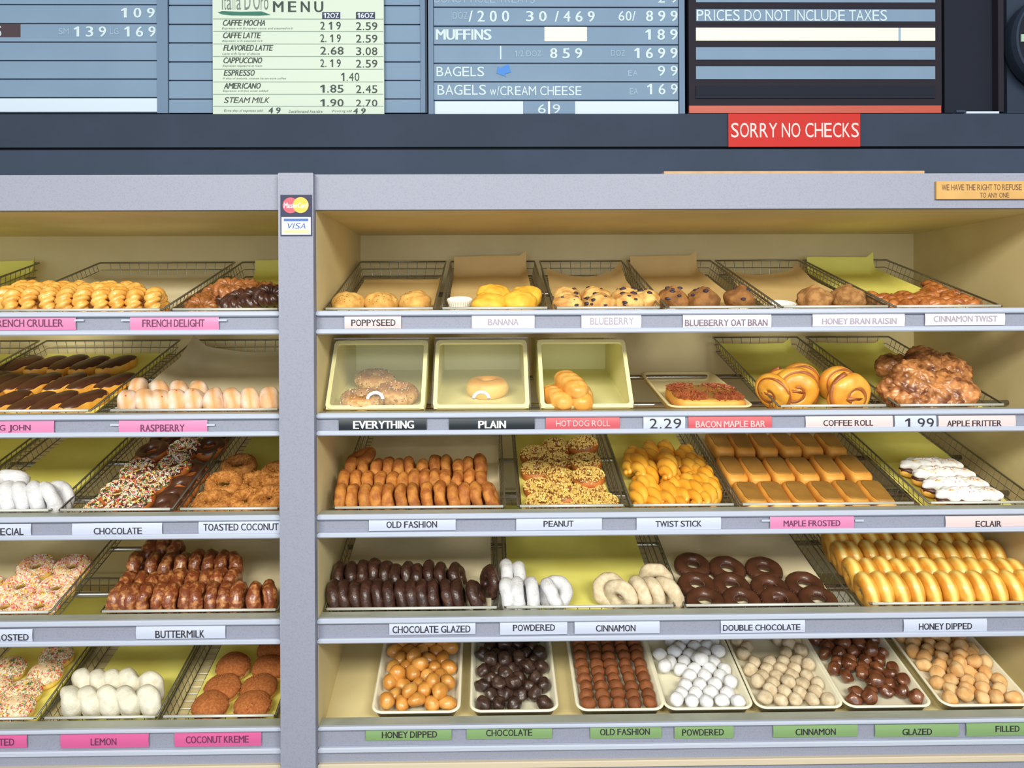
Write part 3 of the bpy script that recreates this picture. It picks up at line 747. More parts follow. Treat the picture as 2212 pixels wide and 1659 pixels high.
# ------------------------------------------------------------------ baskets and papers
RL = {}   # name -> Tray
def bk(name, row, x0, x1, label, **k):
    RL[name] = Tray(row, x0, x1, **k); make_basket(RL[name], label); return RL[name]
# right bay, top shelf
bk('pop', 0, 698, 941, 'wire basket of poppyseed muffins at the left end of the top shelf')
bk('ban', 0, 950, 1188, 'wire basket of yellow banana muffins with brown paper standing up behind')
bk('blu', 0, 1197, 1430, 'wire basket of blueberry muffins on the top shelf')
bk('oat', 0, 1440, 1677, 'wire basket of dark blueberry oat bran muffins')
bk('hbr', 0, 1686, 1922, 'wire basket holding two honey bran raisin muffins')
bk('ctw', 0, 1930, 2166, 'wire basket of cinnamon twists at the right end of top shelf')
bk('cof', 1, 1680, 1918, 'wire basket of coffee rolls on the second shelf')
bk('fri', 1, 1938, 2172, 'wire basket of apple fritters on the second shelf')
bk('old', 2, 718, 1093, 'wide wire basket of old fashioned doughnuts')
bk('pea', 2, 1117, 1352, 'wire basket of peanut topped doughnuts')
bk('twi', 2, 1362, 1590, 'wire basket piled with glazed twist sticks')
bk('map', 2, 1598, 1978, 'wide wire basket of maple frosted bars')
bk('ecl', 2, 2004, 2250, 'wire basket holding four cream topped eclairs')
bk('chg', 3, 700, 1079, 'wide wire basket of dark chocolate glazed doughnuts')
bk('pow', 3, 1088, 1460, 'wide wire basket shared by powdered and cinnamon doughnuts')
bk('dbl', 3, 1476, 1850, 'wide wire basket with eleven double chocolate doughnuts')
bk('hon', 3, 1878, 2262, 'wide wire basket packed with honey dipped doughnuts')
# left bay
bk('emp', 0, -450, -196, 'nearly hidden wire basket with yellow paper at far left of top shelf')
bk('cru', 0, -30, 352, 'wide wire basket of french crullers')
bk('del', 0, 368, 606, 'wire basket of brown and chocolate crullers beside the post')
bk('lje', 1, -580, -195, 'empty wire basket at far left of second shelf')
bk('ljo', 1, -180, 198, 'wide wire basket of chocolate topped long johns')
bk('ras', 1, 234, 606, 'wide wire basket of raspberry filled doughnuts')
bk('spe', 2, -130, 112, 'wire basket of thickly powdered doughnuts at the far left')
bk('spf', 2, -390, -142, 'wire basket cut off by the left edge of the third shelf')
bk('cho', 2, 126, 374, 'wire basket of sprinkled and chocolate iced doughnuts')
bk('coc', 2, 384, 606, 'wire basket of toasted coconut doughnuts')
bk('fro', 3, -268, 112, 'wide wire basket of sprinkled vanilla frosted doughnuts')
bk('but', 3, 216, 602, 'wide wire basket stacked with buttermilk doughnuts')
bk('fr5', 4, -165, 80, 'wire basket of sprinkled buns on the bottom shelf')
bk('lem', 4, 92, 342, 'wire basket of lemon filled powdered doughnuts')
bk('kre', 4, 348, 598, 'wire basket of crumb topped coconut buns')
pp = make_paper
pp(RL['pop'], M_tan, 'brown kraft paper behind the poppyseed muffins', .03, .0, v1=.50, h=.004, seed=1)
pp(RL['ban'], M_tan, 'brown kraft paper standing above the banana muffins', .012, .03, back=.055, seed=2)
pp(RL['blu'], M_tan, 'wavy brown paper behind the blueberry muffins', .02, .02, v1=.53, curl=.03, seed=3)
pp(RL['oat'], M_tan, 'brown kraft paper standing above the oat bran muffins', .012, .05, back=.055, seed=4)
pp(RL['hbr'], M_tan, 'brown kraft paper behind the honey bran muffins', .02, .03, v1=.55, curl=.02, seed=5)
pp(RL['ctw'], M_yel, 'yellow paper behind the cinnamon twists', .012, .05, back=.048, seed=6)
pp(RL['cof'], M_yel, 'yellow paper under the coffee rolls', .02, .03, v1=.59, back=.02, seed=7)
pp(RL['fri'], M_yel, 'yellow paper under the apple fritters', .02, .03, v1=.59, back=.02, seed=8)
pp(RL['old'], M_wax, 'beige waxed paper behind the old fashioned doughnuts', .03, .0, seed=9)
pp(RL['pea'], M_yel, 'yellow paper under the peanut doughnuts', .015, .02, seed=10, rside=0)
pp(RL['twi'], M_yel, 'yellow paper under the twist sticks', .015, .03, seed=11, rside=0)
pp(RL['map'], M_wax, 'beige waxed paper under the maple frosted bars', .02, .03, seed=12, rside=0)
pp(RL['ecl'], M_yel, 'yellow paper under the cream topped eclairs', .02, .03, seed=13, rside=0)
pp(RL['chg'], M_wax, 'beige waxed paper behind the chocolate glazed doughnuts', .015, .02, seed=14)
pp(RL['pow'], M_yel, 'sugar dusted yellow paper between powdered and cinnamon doughnuts', .015, .03, seed=15, rside=0)
pp(RL['dbl'], M_wax, 'crumb spotted waxed paper under the double chocolate doughnuts', .012, .02, seed=16, rside=.0)
pp(RL['hon'], M_wax, 'beige waxed paper under the honey dipped doughnuts', .02, .02, seed=17, rside=0)
pp(RL['emp'], M_yel, 'yellow paper in the basket at far left of top shelf', .02, .0, back=.045, seed=18)
pp(RL['cru'], M_wax, 'beige waxed paper behind the french crullers', .015, .01, v1=.585, lside=.02, seed=19)
pp(RL['del'], M_yel, 'yellow paper behind the brown crullers', .045, .0, back=.045, seed=20)
pp(RL['ljo'], M_yel, 'yellow paper under the long johns', .02, .012, v1=.58, seed=21)
pp(RL['ras'], M_wax, 'beige waxed paper behind the raspberry doughnuts', .012, .0, v1=.585, curl=.03, lside=.035, seed=22)
pp(RL['lje'], M_yel, 'yellow paper in the empty basket on the second shelf', .02, .01, v1=.58, seed=32)
pp(RL['spe'], M_yel, 'bright yellow paper behind the powdered doughnuts at far left', .04, .0, seed=23)
pp(RL['spf'], M_yel, 'yellow paper in the cut off basket of the third shelf', .04, .0, seed=24)
pp(RL['cho'], M_wax, 'waxed paper under the sprinkled and chocolate iced doughnuts', .085, .0, seed=25)
pp(RL['coc'], M_yel, 'yellow paper behind the toasted coconut doughnuts', .035, .0, seed=26)
pp(RL['fro'], M_wax, 'beige waxed paper under the vanilla frosted doughnuts', .02, .0, seed=27)
pp(RL['but'], M_wax, 'beige waxed paper behind the buttermilk doughnuts', .03, .0, seed=28, lside=.02)
pp(RL['fr5'], M_yel, 'yellow paper under the sprinkled buns', .03, .0, seed=29)
pp(RL['lem'], M_yel, 'yellow paper behind the lemon doughnuts', .045, .0, seed=30)
pp(RL['kre'], M_yel, 'yellow paper under the crumb topped buns', .045, .0, seed=31)

# ------------------------------------------------------------------ right bay pastries
T = RL
def muff(k, t, pts, labels, cat, group, h, s=1.0):
    for (px, py), lb in zip(pts, labels):
        c = t.hit(px, py, h); c = clampv(t, Vector((c.x, c.y, 0)), .045*s)
        a_ = random.uniform(-PI, PI)
        place(k, mat_axes(t, Vector((c.x, c.y, .006)), *[Vector((math.cos(a_), math.sin(a_), 0)), Vector((-math.sin(a_), math.cos(a_), 0)), Vector((0,0,1))]), lb, cat, group, s)
def mset(k, t, Z, pts, labels, h, group, s=1.0): muff(k, t, [Z(*p) for p in pts], labels, 'muffin', group, h, s)
mset('poppyseed_muffin', T['pop'], Z6, [(262,284),(465,284),(665,275)], ['darker golden poppyseed muffin, leftmost of three', 'golden poppyseed muffin in the middle of three', 'largest pale poppyseed muffin, nearest the banana basket'], .062, 'poppyseed muffins')
mset('banana_muffin', T['ban'], Z6, [(1155,236),(1342,242),(1125,286),(1318,276)], ['yellow banana muffin, back left of four', 'yellow banana muffin, back right of four', 'yellow banana muffin, front left beside the empty cup', 'yellow banana muffin, front right of four'], .062, 'banana muffins')
mset('blueberry_muffin', T['blu'], Z6, [(1600,238),(1775,236),(1965,238),(1612,290),(1812,278),(1985,270),(2095,256)], ['blueberry muffin at the back left of its basket', 'blueberry muffin at the back middle of its basket', 'blueberry muffin at the back right of its basket', 'blueberry muffin with large dark stains, front left', 'blueberry muffin, second from left in the front', 'pale blueberry muffin, third from left in the front', 'pale blueberry muffin at the front right corner'], .062, 'blueberry muffins', .92)
mset('blueberry_bran_muffin', T['oat'], Z7, [(155,228),(330,236),(545,228)], ['dark oat bran muffin, leftmost of three', 'dark oat bran muffin in the middle with berry top', 'dark oat bran muffin at the right with blue berries'], .070, 'oat bran muffins')
mset('honey_bran_muffin', T['hbr'], Z7, [(985,230),(1180,226)], ['speckled brown bran muffin, left of two', 'speckled brown bran muffin, right of two against basket side'], .069, 'honey bran raisin muffins')
# empty pleated cups
for t, (px, py), lb in ((T['ban'], Z6(945,315), 'empty white pleated paper cup left of the banana muffins'), (T['hbr'], Z7(790,325), 'empty white pleated cup left of the bran muffins')):
    c = clampv(t, t.hit(px, py, .034), .034)
    new('paper_cup', KINDS['banana_muffin'][0][1][1], M=mat_axes(t, Vector((c.x, c.y, .006)), Vector((1,0,0)), Vector((0,1,0)), Vector((0,0,1))), label=lb, cat='paper cup')
# cinnamon twists
cp = [(210,350),(290,385),(400,360),(380,430),(470,425),(570,345),(560,440),(660,400),(760,370),(740,430),(830,390),(900,350),(880,430),(980,420),(1060,200),(1010,270),(1100,350),(1090,420),(1280,230),(1250,350),(1210,420),(1350,310),(1440,340),(1340,400),(1440,420),(1560,430),(1630,415)]
rw = lambda i: ['a'][0]
flat_set('cinnamon_twist', T['ctw'], [(1860+x*.1591, 590+y*.1591, .0) for x, y in cp], .02,
         [f'small cinnamon twist, {pos(i, 13)} in the low left half of heap' for i in range(13)]+[f'small cinnamon twist, {pos(i, 14)} in the taller right half of heap' for i in range(14)], 'cinnamon twist', 'cinnamon twists', r=.03)
# second shelf: bins
def make_bin(x0, x1, label, closed, openlid):
    zf = ZF(ROWPY[1])+.003; xa, xb = P(x0, 889, .046).x, P(x1, 889, .046).x; W = (xb-xa)/2
    r = empty('bagel_bin', ((xa+xb)/2, .046, zf), label=label, cat='bin')
    a = .141; h = .164                                     # opening leans back from the lower edge
    fb = [(0,0),(a,h),(.46,h-.005),(.46,.060),(.03,-.012)]  # side profile (y,z)
    th = .004; b = MB()
    def slab(p, q, x0, x1, t=th):
        (y0, z0), (y1, z1) = p, q; d = Vector((0, y1-y0, z1-z0)).normalized(); n = Vector((0, -d.z, d.y))*t
        V = [Vector((x, y, z))+o for x in (x0, x1) for (y, z) in (p, q) for o in (Vector(), n)]
        b.add(V, [(0,2,3,1),(4,5,7,6),(0,1,5,4),(2,6,7,3),(0,4,6,2),(1,3,7,5)])
    slab(fb[4], fb[3], -W+.004, W-.004); slab(fb[3], fb[2], -W+.004, W-.004); slab(fb[0], fb[4], -W+.004, W-.004, .003); slab(fb[2], (a+.02, h), -W+.004, W-.004)
    for s in (-1, 1):
        x = s*(W-.002); V = [(x, y, z) for y, z in fb]+[(x-s*th, y, z) for y, z in fb]; n = 5
        b.add(V, [tuple(range(n)), tuple(range(2*n-1, n-1, -1))]+[(k, (k+1) % n, (k+1) % n+n, k+n) for k in range(n)])
    b.obj('body', M_bin, r)
    L = math.hypot(a, h); dy, dz = a/L, h/L
    def onp(u, v, w): return Vector((u, v*dy-w*dz, v*dz+w*dy))
    def frame(Wx, L0, L1, wd, w0, w1, rad):
        o = rrect(-Wx, L0, Wx, L1, rad, 0); i = rrect(-Wx+wd, L0+wd, Wx-wd, L1-wd, max(.002, rad-wd*.6), 0)
        return [[onp(p.x, p.y, w0) for p in i], [onp(p.x, p.y, w1) for p in i], [onp(p.x, p.y, w1) for p in o], [onp(p.x, p.y, w0) for p in o], [onp(p.x, p.y, w0) for p in i]]
    b = MB(); b.loft(frame(W, 0, L, .010, -.004, .003, .014), False, False); b.obj('rim', M_bin, r)
    if closed:
        b = MB(); o = rrect(-W-.004, -.002, W+.004, L+.004, .004, 0)
        b.loft([[onp(p.x, p.y, .006) for p in o], [onp(p.x, p.y, .0085) for p in o]])
        lid = b.obj('lid', M_clear, r)
        hx, hy = .0, .022
        b = MB(); b.wire([onp(hx+.019*math.cos(t), hy+.019*math.sin(t), .0125) for t in [PI*k/14 for k in range(15)]], .0045, 8)
        b.obj('lid_handle', M_handle, lid, smooth=True)
        for s in (-.62, .62):
            b = MB()
            for e in range(4): c = onp(s*W-.012+e*.008, L+.002, .008); b.box(c-Vector((.0035,.004,.004)), c+Vector((.0035,.004,.004)))
            b.obj('hinge', M_clear, lid)
        b = MB(); b.wire([onp(-W-.002, L+.003, .008), onp(W+.002, L+.003, .008)], .0018, 6); b.obj('hinge_rod', M_tape, lid)
    if openlid:
        b = MB(); b.box((-W-.003, a+.0, h+.006), (W+.003, .36, h+.0085)); lid = b.obj('lid', M_clear, r)
        for s in (-.62, .62):
            b = MB()
            for e in range(3): b.box((s*W-.010+e*.008, a-.004, h+.001), (s*W-.004+e*.008, a+.003, h+.009))
            b.obj('hinge', M_clear, lid)
    t = Tray(1, x0, x1, lift=.003, tilt=math.atan2(.072, .43), L=.44, H=.012); return t
b1 = make_bin(702, 917, 'cream bin of seeded bagels with closed clear lid, leftmost', True, False)
b2 = make_bin(935, 1144, 'cream bin with one plain bagel under a closed clear lid', True, False)
b3 = make_bin(1168, 1370, 'cream bin of hot dog rolls with its lid lifted', False, True)
flat_set('seeded_bagel', b1, zz(Z6, [(425,798,.0,0,4),(560,880,.004,4,4),(335,945,0,0,0)]), .019, ['seeded bagel furthest back in the left bin', 'seeded bagel leaning at the right of the left bin', 'seeded bagel cut off behind the white lid handle'], 'bagel', 'seeded bagels', r=.05)
flat_set('plain_bagel', b2, zz(Z6, [(1115,842)]), .022, ['single plain bagel alone in the middle bin'], 'bagel', None, r=.05)
flat_set('hot_dog_roll', b3, zz(Z6, [(1545,920,0,0,0,20),(1700,935,0,0,0,0),(1640,862,.034,0,8,22)]), .027, ['hot dog roll at bottom left of its bin', 'hot dog roll at bottom right of its bin', 'hot dog roll lying on top of the other two'], 'hot dog roll', 'hot dog rolls', r=.035)
# melamine trays
def make_tray(t, label, Hh=.026, name='serving_tray', m=None):
    W, L = t.W/2, t.L; r = .028; i = .010
    b = MB()
    def lp(ins, z, rr): return rrect(-W+ins, ins, W-ins, L-ins, rr, z, 6)
    b.loft([lp(i+.002,-Hh,r-.008), lp(.004,-.004,r-.002), lp(0,-.003,r), lp(-.001,0,r), lp(.003,.002,r-.002), lp(.007,0,r-.005), lp(i+.004,-Hh+.006,r-.010), lp(i+.010,-Hh+.003,r-.014)])
    return new(name, b.mesh(name, m or M_tray, True), M=t.M, label=label, cat='tray')
tb = Tray(1, 1446, 1630, lift=.004, tilt=math.atan2(.060, .42), L=.40, H=.024)
make_tray(tb, 'small cream tray holding the bacon topped bar', m=M_traywarm)
flat_set('bacon_maple_bar', tb, zz(Z7, [(330,872,0,0,0,0)]), .020, ['maple bar covered with chopped bacon on its small tray'], 'maple bar', None, r=.088, spin=0, s=1.12)
# coffee rolls and fritters
edge_row('coffee_roll', T['cof'], zz(Z7, [(720,730,10,40),(800,705,5,60)]), .100, .022, 'golden coffee roll standing on edge', 'of the two behind at left', 'coffee roll', 'coffee rolls', s=1.0)
edge_row('coffee_roll', T['cof'], zz(Z7, [(905,665,0,70),(1130,688,-5,85)]), .100, .022, 'golden coffee roll leaning back', 'in the rear row', 'coffee roll', 'coffee rolls', s=1.0)
edge_row('coffee_roll', T['cof'], zz(Z7, [(880,695,0,78),(1200,738,0,100)]), .118, .026, 'large spiral coffee roll facing the front', 'in the front row', 'coffee roll', 'coffee rolls', s=1.17)
fr = zz(Z7, [(1480,700,.03,0,15),(1640,665,.06,10,20),(1780,700,.045,20,15),(1560,760,.05,0,30),(1500,830,.02,-10,30),(1640,850,.02,0,35),(1800,810,.03,15,25),(1780,880,.0,10,10),(1560,895,.0,0,20)])
flat_set('apple_fritter', T['fri'], fr, .034, [f'craggy apple fritter, {w}' for w in ('back left of the heap','topmost at the back of the heap','back right of the heap','centre of the heap, near the top','left side of the heap','middle of the heap front','right side of the heap','lowest at the right front','lowest at the left front')], 'apple fritter', 'apple fritters', r=.05, s=1.0)
# third shelf
G = 'doughnut'
edge_row('old_fashion_doughnut', T['old'], zz(Z8, [(205,372),(275,372),(355,375),(425,378),(495,370),(575,368),(650,368),(735,360),(820,345),(895,362),(970,352),(1035,350),(1100,345,18)]), .085, .015, 'old fashioned doughnut on edge', 'in the front row', G, 'old fashioned doughnuts', lean=7)
edge_row('old_fashion_doughnut', T['old'], zz(Z8, [(228,282),(300,280),(378,286),(452,290),(525,292),(592,290),(658,275),(725,270),(790,270),(850,275),(925,285),(1000,272),(1070,288)]), .085, .015, 'old fashioned doughnut on edge', 'in the middle row', G, 'old fashioned doughnuts', lean=6)
edge_row('old_fashion_doughnut', T['old'], zz(Z8, [(275,200),(355,195),(430,208),(500,200),(568,212),(630,198),(715,214),(785,186),(855,182),(935,212),(995,196),(1060,180)]), .085, .015, 'old fashioned doughnut on edge', 'in the back row', G, 'old fashioned doughnuts', lean=6)
flat_set('old_fashion_doughnut', T['old'], zz(Z8, [(345,195,.02)]), .05, ['old fashioned doughnut lying behind the left end of the back row'], G, 'old fashioned doughnuts', tilt=-20)
pn = [(1700,125,.02),(1540,140,.0),(1405,190,0),(1545,235,0),(1720,235,.018),(1412,285,0),(1560,335,0),(1735,325,.02),(1432,395,0),(1740,400,0),(1600,430,.008),(1450,495,0),(1600,500,0),(1740,480,0),(1820,490,0)]
flat_set('peanut_doughnut', T['pea'], [Z8(p[0], p[1])+(p[2], random.uniform(-4,4), random.uniform(2,10)) for p in pn], .018,
    [f'peanut topped doughnut, {w}' for w in ('highest at the back right','back row middle','back row left','second row middle','second row right','third row left','third row middle, under its neighbours','third row right, largest on top','fourth row left','fourth row right, tucked underneath','fourth row middle','front row, leftmost','front row, second from the left','front row, third from the left','front row, rightmost')], G, 'peanut doughnuts', s=.94)
tk = [(225,330,14,.018),(480,370,10,.030),(860,400,8,.036),(1140,280,25,.0),(1250,420,18,.004),(600,240,8,.0),(870,230,8,.0),(1440,480,20,.0),(330,800,12,.0),(490,870,16,.012),(860,800,20,.0),(1010,920,16,.010),(1200,760,18,.010),(1420,900,14,.014),(1570,660,20,.012),(1640,900,22,.010),(1860,1000,24,.0),(700,980,5,.0),(1150,1040,5,.0),(1000,640,12,.0),(640,560,10,.012)]
tw = ('back left','second from left in the back, on top','third from left, highest and longest','small, behind at back right','right of centre at the back','hidden behind the second','hidden behind the third','upper right edge','front left corner','second from left in front','centre left, sunk low','centre front','centre, under the longest','right of centre in front','right side, on top','front right','front right corner, lowest','sunk in the front gap','front middle, mostly hidden','under the centre one','under the second in the back')
flat_set('twist_stick', T['twi'], [(1320+x*.13562, 950+y*.13562, l, 0, 0, -a) for x, y, a, l in tk], .026, [f'glazed twist stick, {w}' for w in tw], 'twist stick', 'glazed twist sticks', r=.082, s=1.05)
mp = [(420,118),(545,118),(672,118),(802,116),(932,116),(1070,118),(490,270),(622,272),(765,272),(905,272),(1050,262),(1205,262),(600,425),(742,425),(890,425),(1045,420),(1190,415),(1340,420)]
ml = [f'maple frosted bar, {pos(i, 6)} in the {r} row' for r in ('back','middle','front') for i in range(6)]
flat_set('maple_bar', T['map'], zz(Y1, mp), .030, ml, 'maple bar', 'maple frosted bars', r=.05, spin=0, s=1.07)
flat_set('eclair', T['ecl'], zz(Y1, [(1660,270,.0,0,0,-4),(1735,325,.0,0,0,-4),(1800,385,.0,0,0,-4),(1880,446,.0,0,0,-2)]), .030, ['cream topped eclair, rearmost of four', 'cream topped eclair, second from the back', 'cream topped eclair, second from the front', 'cream topped eclair, frontmost by the shelf edge'], 'eclair', 'cream topped eclairs', r=.03, clamp=False)
# fourth shelf
edge_row('chocolate_glazed_doughnut', T['chg'], zz(Z8, [(150,985),(215,965),(285,970),(355,975),(425,970),(495,972),(565,975),(635,970),(700,955),(770,952),(845,970),(915,960),(1000,978,24)]), .091, .015, 'dark chocolate glazed doughnut on edge', 'in the front row', G, 'chocolate glazed doughnuts', lean=13)
edge_row('chocolate_glazed_doughnut', T['chg'], zz(Z8, [(195,850),(268,845),(340,836),(412,826),(480,842),(540,860),(608,842),(672,858),(740,836),(815,850),(890,845,24)]), .091, .015, 'dark chocolate glazed doughnut on edge', 'in the back row', G, 'chocolate glazed doughnuts', lean=11)
edge_row('chocolate_glazed_doughnut', T['chg'], zz(Z8, [(1145,868,-12,25)]), .091, .015, 'separate chocolate glazed doughnut turned outward against basket side,', 'at far right', G, 'chocolate glazed doughnuts')
edge_row('powdered_doughnut', T['pow'], zz(Z8, [(1215,975,6),(1290,970,8),(1380,958,6),(1470,948,22,15)]), .092, .017, 'white powdered doughnut on edge', 'of four in the front', G, 'powdered doughnuts')
edge_row('powdered_doughnut', T['pow'], zz(Z8, [(1212,835,4),(1300,845,8)]), .092, .017, 'white powdered doughnut on edge', 'of two behind', G, 'powdered doughnuts')
flat_set('powdered_doughnut', T['pow'], zz(Z8, [(1530,1025,.008,-20,35)]), .035, ['white powdered doughnut slumped over and showing its hole'], G, 'powdered doughnuts')
edge_row('cinnamon_doughnut', T['pow'], zz(Z8, [(1935,965,0,52),(2040,945,4,25),(2130,965,4,20),(2215,935,5,40),(2330,935,10,35)]), .092, .016, 'beige cinnamon doughnut on edge', 'in the front row', G, 'cinnamon doughnuts')
edge_row('cinnamon_doughnut', T['pow'], zz(Z8, [(2150,848,0,70)]), .092, .016, 'beige cinnamon doughnut standing behind,', 'facing out above the others', G, 'cinnamon doughnuts')
flat_set('cinnamon_doughnut', T['pow'], zz(Z8, [(1865,1010,.0,12,50)]), .04, ['beige cinnamon doughnut leaning at the left with open hole'], G, 'cinnamon doughnuts')
dl = [f'double chocolate doughnut, {w}' for w in ('back row left','back row middle','back row right','middle row leftmost','middle row second from left','middle row third from left','middle row rightmost, hole showing the paper','front row leftmost','front row second from left','front row third from left','front row rightmost')]
flat_set('double_chocolate_doughnut', T['dbl'], zz(Y1, [(260,828),(465,850),(680,852),(285,945),(490,952),(715,962),(920,945),(340,1052),(560,1060),(785,1052),(1005,1045)]), .018, dl, G, 'double chocolate doughnuts', tv=7)
HN = 'honey dipped doughnut on edge'
for (x0, y0, x1, y1, n, r) in ((1285,905,2225,882,11,'first row'),(1195,788,2170,795,12,'second row'),(1095,690,2030,690,11,'third row'),(1035,622,1910,622,11,'fourth row')):
    edge_row('honey_dipped_doughnut', T['hon'], [Y1(*p) for p in interp(x0, y0, x1, y1, n, 4, 6)], .097, .020, HN, f'in the {r} from front', G, 'honey dipped doughnuts', lean=14)
# ------------------------------------------------------------------ left bay pastries
edge_row('french_cruller', T['cru'], [Z3(*p) for p in interp(-30,408,1110,408,10,4,6)], .087, .019, 'golden french cruller on edge', 'in the front row', 'cruller', 'french crullers', lean=4)
edge_row('french_cruller', T['cru'], [Z3(*p) for p in interp(40,376,960,382,9,4,5)], .087, .019, 'golden french cruller on edge', 'in the middle row', 'cruller', 'french crullers', lean=4)
edge_row('french_cruller', T['cru'], [Z3(*p) for p in interp(110,362,900,372,8,4,5)], .087, .019, 'golden french cruller on edge', 'in the back row', 'cruller', 'french crullers', lean=4)
DP = lambda x, y: (360+x*.11754, 560+y*.11754)
bc = [(480,850,0),(760,760,.0),(920,640,.012),(1150,540,.030),(1400,560,.025),(1280,660,.015),(1750,600,.01),(1100,740,.0),(640,900,0),(1560,640,.015)]
flat_set('brown_cruller', T['del'], [DP(x, y)+(l, random.uniform(-15, 15), 15) for x, y, l in bc], .02, [f'brown cruller, {w}' for w in ('front left end of the heap','second from left at the front','left slope of the heap','topmost at the left','topmost at the right','middle of the heap','far right, behind the chocolate ones','under the top ones','lowest in front','between the two tops')], 'cruller', 'brown crullers')
dc = [(1130,800,0),(1400,740,.012),(1650,720,.02),(1900,670,.03),(1300,830,0),(1560,830,0),(1850,820,0)]
flat_set('chocolate_cruller', T['del'], [DP(x, y)+(l, random.uniform(-10, 10), 15) for x, y, l in dc], .022, [f'dark chocolate cruller, {w}' for w in ('leftmost of the dark ones','second from left','third from left','highest, touching the post','left in front','middle in front','right in front')], 'cruller', 'chocolate crullers')
lj = [(-170,985),(165,982),(340,978),(500,972),(655,978),(850,972), (-150,1105),(0,1110),(140,1118),(290,1112),(480,1112),(650,1112),(840,1108), (-160,1240),(60,1245),(240,1255),(400,1250),(610,1240)]
ll = [f'long john with chocolate icing, {pos(i, n)} in the {r} row' for r, n in (('back',6),('middle',7),('front',5)) for i in range(n)]
flat_set('long_john', T['ljo'], zz(Z3, lj), .022, ll, 'long john', 'long johns', r=.03, spin=-20, s=1.0)
edge_row('raspberry_doughnut', T['ras'], zz(Z3, [(885,1172,3,20),(1030,1158,3,20),(1140,1158,3,26),(1262,1152,3,24),(1395,1140,3,20),(1530,1150,3,20),(1665,1135,3,24),(1800,1140,3,20),(1940,1148,3,22)]), .083, .023, 'sugared raspberry doughnut on edge', 'in the front row', G, 'raspberry doughnuts')
edge_row('raspberry_doughnut', T['ras'], zz(Z3, [(990,1066,3,15),(1150,1082,3,20),(1295,1086,3,15),(1435,1084,3,15)]), .083, .023, 'sugared raspberry doughnut on edge', 'in the back row', G, 'raspberry doughnuts')
edge_row('powdered_doughnut', T['spe'], zz(Z4, [(-90,455,5,25),(-10,455,5,25),(70,470,5,25),(190,455,5,28),(300,452,5,50)]), .094, .017, 'thick white powdered doughnut on edge', 'in the far left basket', G, 'powdered doughnuts at the far left', s=1.08)
flat_set('powdered_doughnut', T['spe'], zz(Z4, [(60,430,.045,10,20),(400,535,.0,-10,55)]), .036, ['white powdered doughnut lying on top at far left', 'white powdered doughnut leaning in the basket corner at far left'], G, 'powdered doughnuts at the far left', s=1.08)
csp = [(1330,180,.02),(1430,95,.0),(1000,330,.02),(1262,298,.02),(1110,425,.012),(860,492,.02),(990,545,.018),(740,610,.0)]
flat_set('chocolate_sprinkle_doughnut', T['cho'], [Z4(x, y)+(l, random.uniform(-8,0), 12) for x, y, l in csp], .018, [f'chocolate doughnut covered with sprinkles, {w}' for w in ('second from the back','furthest back','left in the third row','right in the third row','middle of the heap','left in front of the middle','front, largest and brightest','lowest at the front left')], G, 'sprinkled chocolate doughnuts', s=.96)
cic = [(1105,195,.02),(1520,165,.02),(1200,100,.0),(1560,95,.0),(1385,365,.0),(1310,465,.0),(1250,545,.0),(1180,600,.0)]
flat_set('chocolate_iced_doughnut', T['cho'], [Z4(x, y)+(l, random.uniform(-14,-4), 11) for x, y, l in cic], .018, [f'plain chocolate iced doughnut, {w}' for w in ('left, leaning near the back','right side near the back','furthest back at left','furthest back at right','right side, in the middle','right side, below the middle','right side, near the front','frontmost at right')], G, 'chocolate iced doughnuts')
flat_set('toasted_coconut_doughnut', T['coc'], zz(Z4, [(1730,295,.01,0,12),(1622,425,.010,4,14),(1535,560,.0,0,8),(1840,425,.0,-6,12),(1800,550,.0,5,10),(2010,355,.02,0,12),(1950,430,.008,0,12),(1935,535,.012,-4,12)]), .019, [f'toasted coconut doughnut, {w}' for w in ('furthest back','left of the middle row','front row leftmost','middle row centre','front row centre','back right beside the post','middle row right','front row right beside the post')], G, 'toasted coconut doughnuts', s=1.0)
flat_set('vanilla_sprinkle_doughnut', T['fro'], zz(Z4, [(265,1035,.0),(530,1035,.0),(150,1180,.0),(410,1190,.0),(280,1335,.0),(40,1325,.0),(-120,1185,.0),(-200,1330,.0)]), .020, [f'pale frosted doughnut with pink sprinkles, {w}' for w in ('back row left','back row right','middle row second from right','middle row rightmost','front row rightmost','front row second from right','middle row, cut by the frame','front row, outside at far left')], G, 'vanilla frosted doughnuts', tilt=4, tv=9, s=.97)
BU = 'glazed buttermilk doughnut on edge'
edge_row('buttermilk_doughnut', T['but'], zz(Z4, [(800,1215),(868,1200),(945,1185),(1045,1165),(1135,1185),(1220,1180),(1310,1195),(1408,1168),(1508,1178),(1612,1172),(1715,1158),(1825,1160),(1945,1152,-3,15)]), .090, .0165, BU, 'in the front row', G, 'buttermilk doughnuts', lean=2)
edge_row('buttermilk_doughnut', T['but'], zz(Z4, [(910,1075),(1015,1070),(1105,1080),(1198,1068),(1290,1052),(1388,1060),(1485,1052),(1570,1040),(1670,1050)]), .090, .0165, BU, 'in the second row', G, 'buttermilk doughnuts', lean=2)
edge_row('buttermilk_doughnut', T['but'], zz(Z4, [(985,920),(1100,928),(1205,935),(1315,925),(1418,910),(1515,912),(1605,915),(1695,920,-2,25)]), .090, .0165, BU, 'in the third row', G, 'buttermilk doughnuts', lean=2)
edge_row('buttermilk_doughnut', T['but'], zz(Z4, [(1085,830),(1175,815),(1262,838)]), .090, .0165, BU, 'in the rearmost row of three', G, 'buttermilk doughnuts', lean=2)
